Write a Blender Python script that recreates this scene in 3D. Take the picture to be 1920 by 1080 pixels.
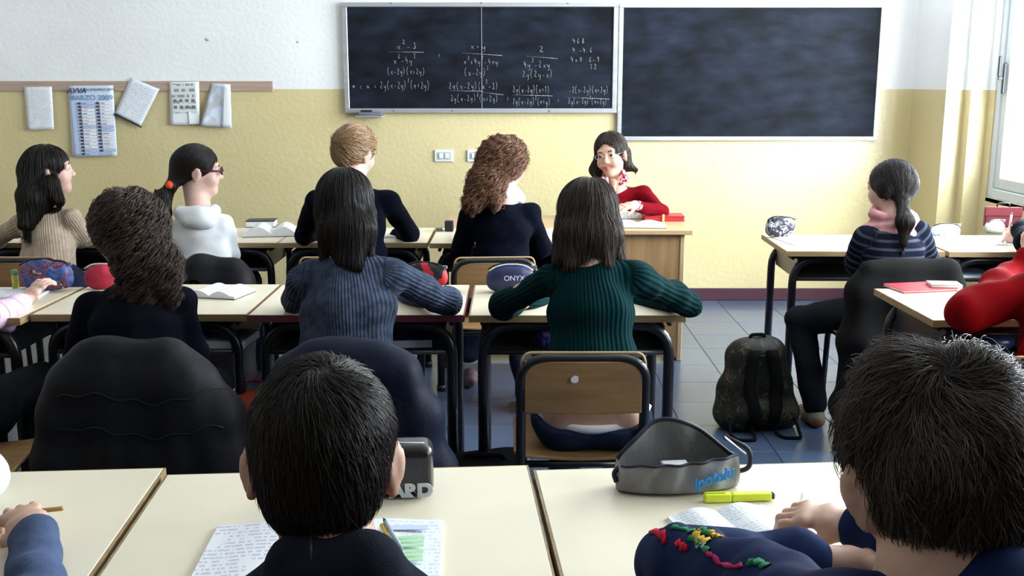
import bpy, bmesh, math, random
import numpy as np
from mathutils import Vector, Matrix, Euler
random.seed(7); rng = np.random.default_rng(7)
SC = bpy.context.scene
COL = SC.collection
for _o in list(bpy.data.objects): bpy.data.objects.remove(_o)

# ------------------------------------------------------------------ camera
FPX, PITCH, CH = 1950.0, math.atan(390/1950.0), 1.5
cam_d = bpy.data.cameras.new('camera'); cam = bpy.data.objects.new('camera', cam_d); COL.objects.link(cam)
cam_d.sensor_width = 36; cam_d.lens = FPX/1920*36
cam.location = (0, 0, CH); cam.rotation_euler = (math.pi/2-PITCH, 0, 0)
cam_d.clip_start = .05
SC.camera = cam
# ------------------------------------------------------------------ light
W = bpy.data.worlds.new('overcast_sky'); SC.world = W; W.use_nodes = True
bg = W.node_tree.nodes['Background']; bg.inputs[0].default_value = (.80, .90, 1.0, 1); bg.inputs[1].default_value = 5.0
def area(name, loc, rot, sx, sy, power, col):
    l = bpy.data.lights.new(name, 'AREA'); l.shape = 'RECTANGLE'; l.size = sx; l.size_y = sy; l.energy = power; l.color = col
    o = bpy.data.objects.new(name, l); COL.objects.link(o); o.location = loc; o.rotation_euler = rot
    return o
WINDOWS = [(4.62, 6.36), (2.80, 4.40), (.85, 2.4)]        # y ranges of the window openings in the right wall
WZ0, WZ1, WX = .80, 2.80, 2.90
WPOW = [330, 300, 60]
for (a, b), pw in zip(WINDOWS, WPOW):      # daylight entering at each window, just outside the glass
    area('window_daylight', (WX+.10, (a+b)/2, (WZ0+WZ1)/2+.1), (0, math.radians(90), 0), WZ1-WZ0, b-a, pw, (.88, .945, 1.0))
SC.view_settings.view_transform = 'Standard'; SC.view_settings.look = 'None'
SC.view_settings.gamma = 1; SC.view_settings.use_curve_mapping = False
SC.view_settings.exposure = 0.14

# ------------------------------------------------------------------ placement: a photo pixel seen at a known depth or height
_c, _s = math.cos(PITCH), math.sin(PITCH)
def _ray(u, v): return (u-960, FPX*_c-(v-540)*_s, -FPX*_s-(v-540)*_c)
def A(u, v, y):
    d = _ray(u, v); t = y/d[1]; return np.array((d[0]*t, y, CH+d[2]*t))
def Z(u, v, z):
    d = _ray(u, v); t = (z-CH)/d[2]; return np.array((d[0]*t, d[1]*t, z))

# ------------------------------------------------------------------ scene helpers
def tag(o, label=None, cat=None, group=None, kind=None):
    if label: o['label'] = label
    if cat: o['category'] = cat
    if group: o['group'] = group
    if kind: o['kind'] = kind
    return o
def empty(name, loc=(0, 0, 0), rz=0, label=None, cat=None, group=None):
    o = bpy.data.objects.new(name, None); COL.objects.link(o); o.location = tuple(loc); o.rotation_euler = (0, 0, rz)
    return tag(o, label, cat, group)
def link(name, me, mats=None, parent=None, loc=None, rot=None):
    o = bpy.data.objects.new(name, me); COL.objects.link(o)
    if mats is not None and hasattr(me, 'materials') and len(me.materials) == 0:
        for m in (mats if isinstance(mats, (list, tuple)) else [mats]): me.materials.append(m)
    if parent: o.parent = parent
    if loc is not None: o.location = tuple(loc)
    if rot is not None: o.rotation_euler = rot
    return o
def copy_tree(o, parent=None, kids=None):
    if kids is None:
        kids = {}
        for x in bpy.data.objects: kids.setdefault(x.parent, []).append(x)
    c = o.copy(); COL.objects.link(c); c.parent = parent
    for ch in kids.get(o, []): copy_tree(ch, c, kids)
    return c
def np_mesh(name, V, faces, smooth=True, mats=None, parent=None, attrs=None, midx=None):
    V = np.asarray(V, np.float32); faces = np.asarray(faces, np.int32); k = faces.shape[1]
    me = bpy.data.meshes.new(name); me.vertices.add(len(V)); me.vertices.foreach_set('co', V.ravel())
    me.loops.add(faces.size); me.loops.foreach_set('vertex_index', faces.ravel())
    me.polygons.add(len(faces)); me.polygons.foreach_set('loop_start', np.arange(0, faces.size, k, dtype=np.int32))
    me.polygons.foreach_set('loop_total', np.full(len(faces), k, np.int32))
    if smooth: me.polygons.foreach_set('use_smooth', np.ones(len(faces), bool))
    o = link(name, me, mats, parent)
    if midx is not None: me.polygons.foreach_set('material_index', np.asarray(midx, np.int32))
    me.update(calc_edges=True)
    for kx, a in (attrs or {}).items():
        at = me.attributes.new(kx, 'FLOAT', 'POINT'); at.data.foreach_set('value', np.asarray(a, np.float32))
    return o
def bm_obj(name, bm, mats, parent=None, smooth=False, loc=None, rot=None):
    me = bpy.data.meshes.new(name); bm.normal_update(); bm.to_mesh(me); bm.free()
    if smooth: me.polygons.foreach_set('use_smooth', np.ones(len(me.polygons), bool))
    return link(name, me, mats, parent, loc, rot)
def b_box(bm, lo, hi, bev=0, seg=1, mat=0, M=None):
    c = [(a+b)/2 for a, b in zip(lo, hi)]; s = [max(b-a, 1e-5) for a, b in zip(lo, hi)]
    T = Matrix.Translation(c) @ Matrix.Diagonal((*s, 1))
    r = bmesh.ops.create_cube(bm, size=1, matrix=T); vs = r['verts']
    fs = list({f for v in vs for f in v.link_faces})
    if bev:
        es = list({e for v in vs for e in v.link_edges})
        q = bmesh.ops.bevel(bm, geom=es, offset=bev, segments=seg, affect='EDGES', profile=.5)
        fs = [f for f in bm.faces if f.is_valid and (f in set(q['faces']) or f in set(fs))]
        vs = list({v for f in fs for v in f.verts})
    for f in fs:
        if f.is_valid: f.material_index = mat
    if M is not None: bmesh.ops.transform(bm, matrix=M, verts=[v for v in vs if v.is_valid])
    return vs
def box(name, lo, hi, mats, parent=None, bev=0, seg=1, smooth=False, rot=None, loc=None):
    bm = bmesh.new(); b_box(bm, lo, hi, bev, seg); return bm_obj(name, bm, mats, parent, smooth, loc, rot)
def tube_data(P, r, seg=10, closed=False, caps=True):
    P = [Vector(tuple(map(float, p))) for p in P]; n = len(P); rr = list(r) if hasattr(r, '__len__') else [r]*n
    T = []
    for i in range(n):
        if closed: t = P[(i+1) % n]-P[i-1]
        else: t = P[min(i+1, n-1)]-P[max(i-1, 0)]
        T.append(t.normalized())
    a = T[0].orthogonal().normalized(); V = []; 
    for i in range(n):
        a = (a-T[i]*a.dot(T[i])).normalized(); b = T[i].cross(a)
        for k in range(seg):
            w = 2*math.pi*k/seg; V.append(P[i]+(a*math.cos(w)+b*math.sin(w))*rr[i])
    F = []
    for i in range(n if closed else n-1):
        j = (i+1) % n
        for k in range(seg):
            F.append((i*seg+k, i*seg+(k+1) % seg, j*seg+(k+1) % seg, j*seg+k))
    if caps and not closed:
        F.append(tuple(range(seg))[::-1]); F.append(tuple((n-1)*seg+k for k in range(seg)))
    return V, F
def b_tube(bm, P, r, seg=10, closed=False, mat=0):
    V, F = tube_data(P, r, seg, closed); vs = [bm.verts.new(v) for v in V]
    for f in F:
        try: q = bm.faces.new([vs[i] for i in f]); q.material_index = mat; q.smooth = True
        except ValueError: pass
def tube(name, P, r, mats, parent=None, seg=10, closed=False):
    bm = bmesh.new(); b_tube(bm, P, r, seg, closed); return bm_obj(name, bm, mats, parent)
def fillet(P, r, n=5):
    P = [Vector(tuple(map(float, p))) for p in P]; out = [P[0]]
    for i in range(1, len(P)-1):
        a, b, c = P[i-1], P[i], P[i+1]; u = (a-b).normalized(); w = (c-b).normalized()
        rr = min(r, (a-b).length*.49, (c-b).length*.49); p0 = b+u*rr; p1 = b+w*rr
        for k in range(n+1):
            t = k/n; out.append(p0*(1-t)**2+b*2*t*(1-t)+p1*t*t)
    out.append(P[-1]); return out
def prism(name, pts, z0, z1, mats, parent=None, bev=0):
    bm = bmesh.new(); vs = [bm.verts.new((x, y, z0)) for x, y in pts]; f = bm.faces.new(vs)
    r = bmesh.ops.extrude_face_region(bm, geom=[f]); bmesh.ops.translate(bm, vec=(0, 0, z1-z0), verts=[v for v in r['geom'] if isinstance(v, bmesh.types.BMVert)])
    bmesh.ops.recalc_face_normals(bm, faces=bm.faces)
    if bev: bmesh.ops.bevel(bm, geom=list(bm.edges), offset=bev, segments=2, affect='EDGES')
    return bm_obj(name, bm, mats, parent)
def text(name, s, size, loc, rot, m, parent=None, extrude=.0004, shear=0, sx=1, align='CENTER', off=0):
    c = bpy.data.curves.new(name, 'FONT'); c.body = s; c.size = size; c.extrude = extrude; c.shear = shear; c.align_x = align; c.align_y = 'CENTER'; c.offset = off
    t = bpy.data.objects.new(name, c); COL.objects.link(t); me = bpy.data.meshes.new_from_object(t.evaluated_get(bpy.context.evaluated_depsgraph_get())); bpy.data.objects.remove(t)
    me.materials.clear(); me.materials.append(m); o = bpy.data.objects.new(name, me); COL.objects.link(o); o.location = tuple(loc); o.rotation_euler = rot; o.scale = (sx, 1, 1); o['kind'] = 'stuff'
    if parent: o.parent = parent
    return o

# ------------------------------------------------------------------ materials
def mat(name, col, rough=.6, spec=.35, metal=0, var=0, vscale=6, bump=0, bscale=60, col2=None, coord='Object', stretch=(1, 1, 1), sheen=0, coat=0, sss=0, detail=3, lo=.35, hi=.65, rv=0):
    m = bpy.data.materials.new(name); m.use_nodes = True; nt = m.node_tree; N = nt.nodes; L = nt.links
    p = N['Principled BSDF']; p.inputs['Base Color'].default_value = (*col, 1); p.inputs['Roughness'].default_value = rough
    if rough >= .7: spec *= .12; sheen *= .06
    p.inputs['Specular IOR Level'].default_value = spec; p.inputs['Metallic'].default_value = metal
    if sheen: p.inputs['Sheen Weight'].default_value = sheen; p.inputs['Sheen Roughness'].default_value = .5
    if coat: p.inputs['Coat Weight'].default_value = coat; p.inputs['Coat Roughness'].default_value = .15
    if sss: p.inputs['Subsurface Weight'].default_value = sss; p.inputs['Subsurface Radius'].default_value = (.02, .008, .004); p.inputs['Subsurface Scale'].default_value = .5
    if var or bump:
        tc = N.new('ShaderNodeTexCoord'); mp = N.new('ShaderNodeMapping'); mp.inputs['Scale'].default_value = stretch; L.new(tc.outputs[coord], mp.inputs[0])
    if var:
        nz = N.new('ShaderNodeTexNoise'); nz.inputs['Scale'].default_value = vscale; nz.inputs['Detail'].default_value = detail; L.new(mp.outputs[0], nz.inputs['Vector'])
        cr = N.new('ShaderNodeValToRGB'); cr.color_ramp.elements[0].position = lo; cr.color_ramp.elements[1].position = hi
        c2 = col2 or tuple(c*(1-var) for c in col); cr.color_ramp.elements[0].color = (*c2, 1); cr.color_ramp.elements[1].color = (*col, 1)
        L.new(nz.outputs[0], cr.inputs[0]); L.new(cr.outputs[0], p.inputs['Base Color'])
        if rv:
            mr = N.new('ShaderNodeMapRange'); mr.inputs[3].default_value = rough-rv; mr.inputs[4].default_value = rough+rv; L.new(nz.outputs[0], mr.inputs[0]); L.new(mr.outputs[0], p.inputs['Roughness'])
    if bump:
        nb = N.new('ShaderNodeTexNoise'); nb.inputs['Scale'].default_value = bscale; nb.inputs['Detail'].default_value = 3; L.new(mp.outputs[0], nb.inputs['Vector'])
        bp = N.new('ShaderNodeBump'); bp.inputs['Strength'].default_value = bump; bp.inputs['Distance'].default_value = .004
        L.new(nb.outputs[0], bp.inputs['Height']); L.new(bp.outputs[0], p.inputs['Normal'])
    return m
def ribmat(name, col, period, strength=.8, rough=.85, col2=None, sheen=.2, dist=.004, stripe=None):
    m = mat(name, col, rough, .2, var=.25, vscale=40, col2=col2, sheen=sheen); nt = m.node_tree; N = nt.nodes; L = nt.links; p = N['Principled BSDF']
    at = N.new('ShaderNodeAttribute'); at.attribute_name = 'rib'
    mu = N.new('ShaderNodeMath'); mu.operation = 'MULTIPLY'; mu.inputs[1].default_value = 2*math.pi/period
    si = N.new('ShaderNodeMath'); si.operation = 'SINE'; L.new(at.outputs['Fac'], mu.inputs[0]); L.new(mu.outputs[0], si.inputs[0])
    ab = N.new('ShaderNodeMath'); ab.operation = 'MULTIPLY_ADD'; ab.inputs[1].default_value = .5; ab.inputs[2].default_value = .5; L.new(si.outputs[0], ab.inputs[0])
    bp = N.new('ShaderNodeBump'); bp.inputs['Strength'].default_value = strength; bp.inputs['Distance'].default_value = dist
    L.new(ab.outputs[0], bp.inputs['Height']); L.new(bp.outputs[0], p.inputs['Normal'])
    return m
def stripemat(name, cols, attr='along', rough=.85, sharp=True, noise=0, mul=1.0):
    """cols: list of (position 0..1, colour) over one unit of attr*mul (constant steps)"""
    m = mat(name, cols[0][1], rough, .2); nt = m.node_tree; N = nt.nodes; L = nt.links; p = N['Principled BSDF']
    at = N.new('ShaderNodeAttribute'); at.attribute_name = attr
    mu = N.new('ShaderNodeMath'); mu.operation = 'MULTIPLY'; mu.inputs[1].default_value = mul; L.new(at.outputs['Fac'], mu.inputs[0])
    fr = N.new('ShaderNodeMath'); fr.operation = 'FRACT'; L.new(mu.outputs[0], fr.inputs[0])
    cr = N.new('ShaderNodeValToRGB'); cr.color_ramp.interpolation = 'CONSTANT' if sharp else 'LINEAR'
    els = cr.color_ramp.elements
    els[0].position = cols[0][0]; els[0].color = (*cols[0][1], 1); els[1].position = cols[1][0]; els[1].color = (*cols[1][1], 1)
    for q, c in cols[2:]: e = els.new(q); e.color = (*c, 1)
    L.new(fr.outputs[0], cr.inputs[0]); L.new(cr.outputs[0], p.inputs['Base Color'])
    return m
def hairmat(name, col, tip=None, rough=.38, spec=.5):
    m = mat(name, col, rough, spec); nt = m.node_tree; N = nt.nodes; L = nt.links; p = N['Principled BSDF']
    hi = N.new('ShaderNodeHairInfo'); mx = N.new('ShaderNodeMix'); mx.data_type = 'RGBA'
    mx.inputs['A'].default_value = (*col, 1); mx.inputs['B'].default_value = (*(tip or tuple(min(1, c*2.2) for c in col)), 1)
    L.new(hi.outputs['Random'], mx.inputs['Factor']); L.new(mx.outputs['Result'], p.inputs['Base Color'])
    return m
def pagemat(name, base=(.85, .86, .88), ink=(.25, .26, .32), lines=90, cols=2.2, amt=.55, block=None):
    """a printed page: lines of tiny type in object space (x across, y up the sheet), flat print only"""
    m = mat(name, base, .55, .3); nt = m.node_tree; N = nt.nodes; L = nt.links; p = N['Principled BSDF']
    tc = N.new('ShaderNodeTexCoord'); sp = N.new('ShaderNodeSeparateXYZ'); L.new(tc.outputs['Object'], sp.inputs[0])
    def mth(op, a, b=None, c=None):
        n = N.new('ShaderNodeMath'); n.operation = op
        for i, x in enumerate((a, b, c)):
            if x is None: continue
            if isinstance(x, (int, float)): n.inputs[i].default_value = x
            else: L.new(x, n.inputs[i])
        return n.outputs[0]
    row = mth('FRACT', mth('MULTIPLY', sp.outputs['Y'], lines)); rowm = mth('LESS_THAN', row, .5)
    wn = N.new('ShaderNodeTexNoise'); wn.inputs['Scale'].default_value = 1; wn.inputs['Detail'].default_value = 2
    cb = N.new('ShaderNodeCombineXYZ'); L.new(mth('MULTIPLY', sp.outputs['X'], lines*2.2), cb.inputs[0]); L.new(mth('MULTIPLY', mth('FLOOR', mth('MULTIPLY', sp.outputs['Y'], lines)), 3.7), cb.inputs[1])
    L.new(cb.outputs[0], wn.inputs['Vector']); word = mth('GREATER_THAN', wn.outputs[0], .47)
    bn = N.new('ShaderNodeTexNoise'); bn.inputs['Scale'].default_value = 14; L.new(tc.outputs['Object'], bn.inputs['Vector']); blk = mth('GREATER_THAN', bn.outputs[0], .42)
    fac = mth('MULTIPLY', mth('MULTIPLY', mth('MULTIPLY', rowm, word), blk), amt)
    mx = N.new('ShaderNodeMix'); mx.data_type = 'RGBA'; mx.inputs['A'].default_value = (*base, 1); mx.inputs['B'].default_value = (*ink, 1)
    L.new(fac, mx.inputs['Factor']); L.new(mx.outputs['Result'], p.inputs['Base Color'])
    return m
def glassmat():
    m = bpy.data.materials.new('window_glass'); m.use_nodes = True; N = m.node_tree.nodes; L = m.node_tree.links; N.remove(N['Principled BSDF'])
    t = N.new('ShaderNodeBsdfTransparent'); t.inputs[0].default_value = (.96, .98, .98, 1); g = N.new('ShaderNodeBsdfGlossy'); g.inputs['Roughness'].default_value = .02; lw = N.new('ShaderNodeLayerWeight'); pw = N.new('ShaderNodeMath'); pw.operation = 'POWER'; pw.inputs[1].default_value = 5; L.new(lw.outputs['Facing'], pw.inputs[0]); f = N.new('ShaderNodeMath'); f.operation = 'MULTIPLY_ADD'; f.inputs[1].default_value = .8; f.inputs[2].default_value = .04; L.new(pw.outputs[0], f.inputs[0])
    mx = N.new('ShaderNodeMixShader'); L.new(f.outputs[0], mx.inputs[0]); L.new(t.outputs[0], mx.inputs[1]); L.new(g.outputs[0], mx.inputs[2]); L.new(mx.outputs[0], N['Material Output'].inputs[0])
    return m
# ------------------------------------------------------------------ smooth solid modelling: fields of blended primitives turned into one surface
class Field:
    def __init__(s): s.p = []
    def cap(s, a, b, ra, rb=None, k=.02, w=None, wk=1., op='u', tg=0, frw=None):
        a = np.array(a, float); b = np.array(b, float); rb = ra if rb is None else rb
        if w is not None: w = np.array(w, float); w = w/np.linalg.norm(w)
        s.p.append(dict(t='c', a=a, b=b, ra=ra, rb=rb, k=k, w=w, wk=wk, op=op, tg=tg, frw=frw)); return s
    def ell(s, c, r, R=None, k=.02, op='u', tg=0):
        r = np.array(r if hasattr(r, '__len__') else (r, r, r), float)
        s.p.append(dict(t='e', a=np.array(c, float), r=r, R=np.eye(3) if R is None else np.array(R, float), k=k, op=op, tg=tg, w=None)); return s
    def bx(s, c, h, rd=.01, R=None, k=.02, op='u', tg=0):
        s.p.append(dict(t='b', a=np.array(c, float), h=np.array(h, float), rd=rd, R=np.eye(3) if R is None else np.array(R, float), k=k, op=op, tg=tg, w=None)); return s
    def bounds(s, q):
        if q['t'] == 'c':
            m = max(q['ra'], q['rb'])*max(1, q['wk']); return np.minimum(q['a'], q['b'])-m, np.maximum(q['a'], q['b'])+m
        if q['t'] == 'e': m = np.abs(q['R'])@q['r']; return q['a']-m, q['a']+m
        m = np.abs(q['R'])@(q['h']+q['rd']); return q['a']-m, q['a']+m
    def dist(s, q, X, Y, Zz):
        x, y, z = X-q['a'][0], Y-q['a'][1], Zz-q['a'][2]
        if q['t'] == 'c':
            ba = q['b']-q['a']; L2 = max(ba@ba, 1e-9); t = np.clip((x*ba[0]+y*ba[1]+z*ba[2])/L2, 0, 1)
            x = x-ba[0]*t; y = y-ba[1]*t; z = z-ba[2]*t
            if q['w'] is not None:
                w = q['w']; dq = (x*w[0]+y*w[1]+z*w[2])*(1/q['wk']-1); x = x+w[0]*dq; y = y+w[1]*dq; z = z+w[2]*dq
            return np.sqrt(x*x+y*y+z*z)-(q['ra']+(q['rb']-q['ra'])*t)
        R = q['R']; lx = x*R[0, 0]+y*R[1, 0]+z*R[2, 0]; ly = x*R[0, 1]+y*R[1, 1]+z*R[2, 1]; lz = x*R[0, 2]+y*R[1, 2]+z*R[2, 2]
        if q['t'] == 'e':
            r = q['r']; k0 = np.sqrt((lx/r[0])**2+(ly/r[1])**2+(lz/r[2])**2); k1 = np.sqrt((lx/r[0]**2)**2+(ly/r[1]**2)**2+(lz/r[2]**2)**2)
            return k0*(k0-1)/np.maximum(k1, 1e-6)
        h = q['h']; dx, dy, dz = np.abs(lx)-h[0], np.abs(ly)-h[1], np.abs(lz)-h[2]
        return np.sqrt(np.maximum(dx, 0)**2+np.maximum(dy, 0)**2+np.maximum(dz, 0)**2)+np.minimum(np.maximum(dx, np.maximum(dy, dz)), 0)-q['rd']
    @staticmethod
    def comb(f, d, q):
        k = q['k']
        if q['op'] == 'u':
            h = np.clip(.5+.5*(f-d)/k, 0, 1); return f*(1-h)+d*h-k*h*(1-h)
        h = np.clip(.5-.5*(f+d)/k, 0, 1); return f*(1-h)-d*h+k*h*(1-h)
    def ev(s, P):
        X, Y, Zz = P[:, 0], P[:, 1], P[:, 2]; f = np.full(len(P), 1.)
        for q in s.p: f = s.comb(f, s.dist(q, X, Y, Zz), q)
        return f
    def grad(s, P, e=.003):
        g = np.stack([s.ev(P+d)-s.ev(P-d) for d in np.eye(3)*e], 1); return g/np.maximum(np.linalg.norm(g, axis=1, keepdims=True), 1e-6)
    def near(s, P):
        D = np.stack([s.dist(q, P[:, 0], P[:, 1], P[:, 2])+(9 if q['op'] != 'u' else 0) for q in s.p], 1); return D.argmin(1)
    def mesh(s, h=.007, disp=None, smooth=1, cut=None):
        lo = np.min([s.bounds(q)[0] for q in s.p if q['op'] == 'u'], 0)-4*h; hi = np.max([s.bounds(q)[1] for q in s.p if q['op'] == 'u'], 0)+4*h
        n = np.ceil((hi-lo)/h).astype(int)+1; f = np.full(n, .2, np.float32)
        ax = [(lo[i]+h*np.arange(n[i])).astype(np.float32) for i in range(3)]
        for q in s.p:
            a, b = s.bounds(q); m = q['k']+3*h
            i0 = np.clip(((a-m-lo)/h).astype(int), 0, n); i1 = np.clip(((b+m-lo)/h).astype(int)+2, 0, n)
            if (i1 <= i0).any(): continue
            sl = tuple(slice(x, y) for x, y in zip(i0, i1))
            d = s.dist(q, ax[0][sl[0]][:, None, None], ax[1][sl[1]][None, :, None], ax[2][sl[2]][None, None, :])
            f[sl] = s.comb(f[sl], d, q)
        if disp is not None:
            f += disp(ax[0][:, None, None], ax[1][None, :, None], ax[2][None, None, :]).astype(np.float32)
        if cut is not None: f = np.maximum(f, cut(ax[0][:, None, None], ax[1][None, :, None], ax[2][None, None, :]).astype(np.float32))
        V, F = surface_nets(f, lo, h)
        for _ in range(smooth):
            acc = np.zeros_like(V); cnt = np.zeros(len(V))
            for i in range(4):
                a, b = F[:, i], F[:, (i+1) % 4]
                for c in range(3): acc[:, c] += np.bincount(a, V[b, c], len(V))
                cnt += np.bincount(a, minlength=len(V))
                for c in range(3): acc[:, c] += np.bincount(b, V[a, c], len(V))
                cnt += np.bincount(b, minlength=len(V))
            V = V*.5+.5*acc/np.maximum(cnt, 1)[:, None]
        return V, F
def surface_nets(f, lo, h):
    nx, ny, nz = f.shape; s = f < 0
    c = np.zeros((nx-1, ny-1, nz-1), np.int8)
    for i in (0, 1):
        for j in (0, 1):
            for k in (0, 1): c += s[i:nx-1+i, j:ny-1+j, k:nz-1+k]
    act = (c > 0) & (c < 8); idx = np.full(act.shape, -1, np.int32); I = np.argwhere(act); idx[act] = np.arange(len(I))
    acc = np.zeros((len(I), 3)); cnt = np.zeros(len(I)); x, y, z = I.T
    co = [(i, j, k) for i in (0, 1) for j in (0, 1) for k in (0, 1)]
    for a in range(8):
        for b in range(a+1, 8):
            A_, B_ = co[a], co[b]
            if sum(abs(p-q) for p, q in zip(A_, B_)) != 1: continue
            fa = f[x+A_[0], y+A_[1], z+A_[2]]; fb = f[x+B_[0], y+B_[1], z+B_[2]]; m = (fa < 0) != (fb < 0)
            t = fa/np.where(m, fa-fb, 1); P = np.array(A_)[None]+(np.array(B_)-np.array(A_))[None]*t[:, None]
            acc += P*m[:, None]; cnt += m
    V = (I+acc/cnt[:, None])*h+lo
    Q = []
    for ax in range(3):
        sl0 = [slice(1, -1)]*3; sl1 = [slice(1, -1)]*3
        sl0 = [slice(1, f.shape[i]-1) for i in range(3)]; sl0[ax] = slice(0, f.shape[ax]-1)
        sl1 = list(sl0); sl1[ax] = slice(1, f.shape[ax])
        a = s[tuple(sl0)]; b = s[tuple(sl1)]; E = np.argwhere(a != b)
        if not len(E): continue
        fl = a[tuple(E.T)]; off = np.array([0 if i == ax else 1 for i in range(3)]); G = E+off
        o1, o2 = [(1, 2), (2, 0), (0, 1)][ax]; e1 = np.eye(3, dtype=int)[o1]; e2 = np.eye(3, dtype=int)[o2]
        q = np.stack([idx[tuple((G-e1-e2).T)], idx[tuple((G-e2).T)], idx[tuple(G.T)], idx[tuple((G-e1).T)]], 1)
        q[~fl] = q[~fl][:, ::-1]; Q.append(q)
    F = np.concatenate(Q); F = F[(F >= 0).all(1)]
    return V, F
def fbm(scale, amp, seed=0, oct=2, aniso=(1, 1, 1)):
    r = np.random.default_rng(seed); T = []
    for o in range(oct):
        for _ in range(5):
            d = r.normal(size=3); d = d/np.linalg.norm(d)*scale*(2**o)*np.array(aniso); T.append((d, r.uniform(0, 6.28), amp/(1.7**o)/2.2))
    def g(X, Y, Zz):
        v = 0
        for d, ph, a in T: v = v+a*np.sin(X*d[0]+Y*d[1]+Zz*d[2]+ph)
        return v
    return g
def field_obj(name, fld, m, parent=None, h=.007, disp=None, smooth=1, front=(0, 1, 0), tags=None, cut=None):
    V, F = fld.mesh(h, disp, smooth, cut)
    # 'rib' runs round each limb or the trunk, 'along' runs down it: knitted ribs and stripes follow them
    nr = fld.near(V); rib = np.zeros(len(V)); al = np.zeros(len(V))
    for i, q in enumerate(fld.p):
        mk = nr == i
        if not mk.any() or q['t'] != 'c': 
            if mk.any(): rib[mk] = V[mk, 0]; al[mk] = V[mk, 2]
            continue
        if q['tg'] == 3:
            o_, up_, sd_ = fld.axis; fc_ = np.cross(up_, sd_); P = V[mk]-o_; rib[mk] = np.arctan2(P@sd_, np.abs(P@fc_)*.6+.06)*.17; al[mk] = V[mk, 2]; continue
        ax = q['b']-q['a']; L = np.linalg.norm(ax); ax = ax/max(L, 1e-6); P = V[mk]-q['a']
        fr = np.array(q['frw'] if q['frw'] is not None else front, float); e2 = fr-ax*(fr@ax); e2 = e2/max(np.linalg.norm(e2), 1e-6); e1 = np.cross(ax, e2)
        rad = (q['ra']+q['rb'])/2*(q['wk']**.5)
        rib[mk] = np.arctan2(P@e1, -(P@e2))*rad; al[mk] = (P@ax) if q['tg'] == 2 else V[mk, 2]
    midx = None
    if tags is not None:
        tv = np.array([q['tg'] for q in fld.p])[nr]; midx = np.array([tags.get(int(t), 0) for t in tv[F[:, 0]]])
    o = np_mesh(name, V, F, True, m, parent, dict(rib=rib, along=al), midx); return o, V, F

# ------------------------------------------------------------------ hair strands as real curves that flow over the hair's surface
def strands(name, fld, roots, dirfn, length, m, parent, n=9, off=.001, rad=.0008, curl=0, cper=.03, gravity=0, jit=.25, flyaway=.0, ptip=.25, clump=0):
    P = roots.copy(); N_ = len(P); Ls = length*(.55+.6*rng.random(N_)) if np.isscalar(length) else length
    step = Ls/(n-1); offs = off*(rng.random(N_)*1.6-.3)+flyaway*rng.random(N_)**4
    jd = rng.normal(size=(N_, 3))*jit; path = [P.copy()]; prev = None
    for i in range(n-1):
        g = fld.grad(P); d = dirfn(P, g)+jd*.6; t = d-g*np.sum(d*g, 1, keepdims=True); nt = np.linalg.norm(t, axis=1, keepdims=True)
        t = t/np.maximum(nt, .15)
        if gravity: t = t+np.array((0, 0, -gravity))
        if prev is not None: t = t*.6+prev*.4
        t = t/np.maximum(np.linalg.norm(t, axis=1, keepdims=True), 1e-6); prev = t
        P = P+t*step[:, None]; val = fld.ev(P)-offs*(1+i*.12); g2 = fld.grad(P)
        corr = np.where(val < 0, val, val*.6*(1 if not flyaway else .8)); corr = np.clip(corr, -.02, .006); P = P-g2*corr[:, None]
        path.append(P.copy())
    S = np.stack(path, 1)
    if curl:
        cell = np.floor(roots/.022).astype(int); hsh = (cell[:, 0]*73856093 ^ cell[:, 1]*19349663 ^ cell[:, 2]*83492791) % 997/997.
        T = np.gradient(S, axis=1); T /= np.maximum(np.linalg.norm(T, axis=2, keepdims=True), 1e-6)
        up = np.zeros_like(T); up[..., 1] = 1; e1 = np.cross(T, up); e1 /= np.maximum(np.linalg.norm(e1, axis=2, keepdims=True), 1e-6); e2 = np.cross(T, e1)
        s = np.linspace(0, 1, n)[None]*Ls[:, None]; ph = s/cper*6.283*(.85+.3*hsh[:, None])+hsh[:, None]*40+rng.normal(size=(N_, 1))*.35
        am = curl*np.minimum(1, s/.03+.25)*(.7+.6*hsh[:, None]); S = S+e1*(np.cos(ph)*am)[..., None]+e2*(np.sin(ph)*am)[..., None]
    hc = bpy.data.hair_curves.new(name); hc.add_curves([n]*N_)
    hc.attributes['position'].data.foreach_set('vector', S.reshape(-1).astype(np.float32))
    ra = hc.attributes.get('radius') or hc.attributes.new('radius', 'FLOAT', 'POINT')
    prof = np.interp(np.linspace(0, 1, n), [0, .12, .6, 1], [.6, 1, .9, ptip]); ra.data.foreach_set('value', np.tile(prof*rad, N_).astype(np.float32))
    o = bpy.data.objects.new(name, hc); hc.materials.append(m); COL.objects.link(o)
    if parent: o.parent = parent
    o['kind'] = 'stuff'
    return o
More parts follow.
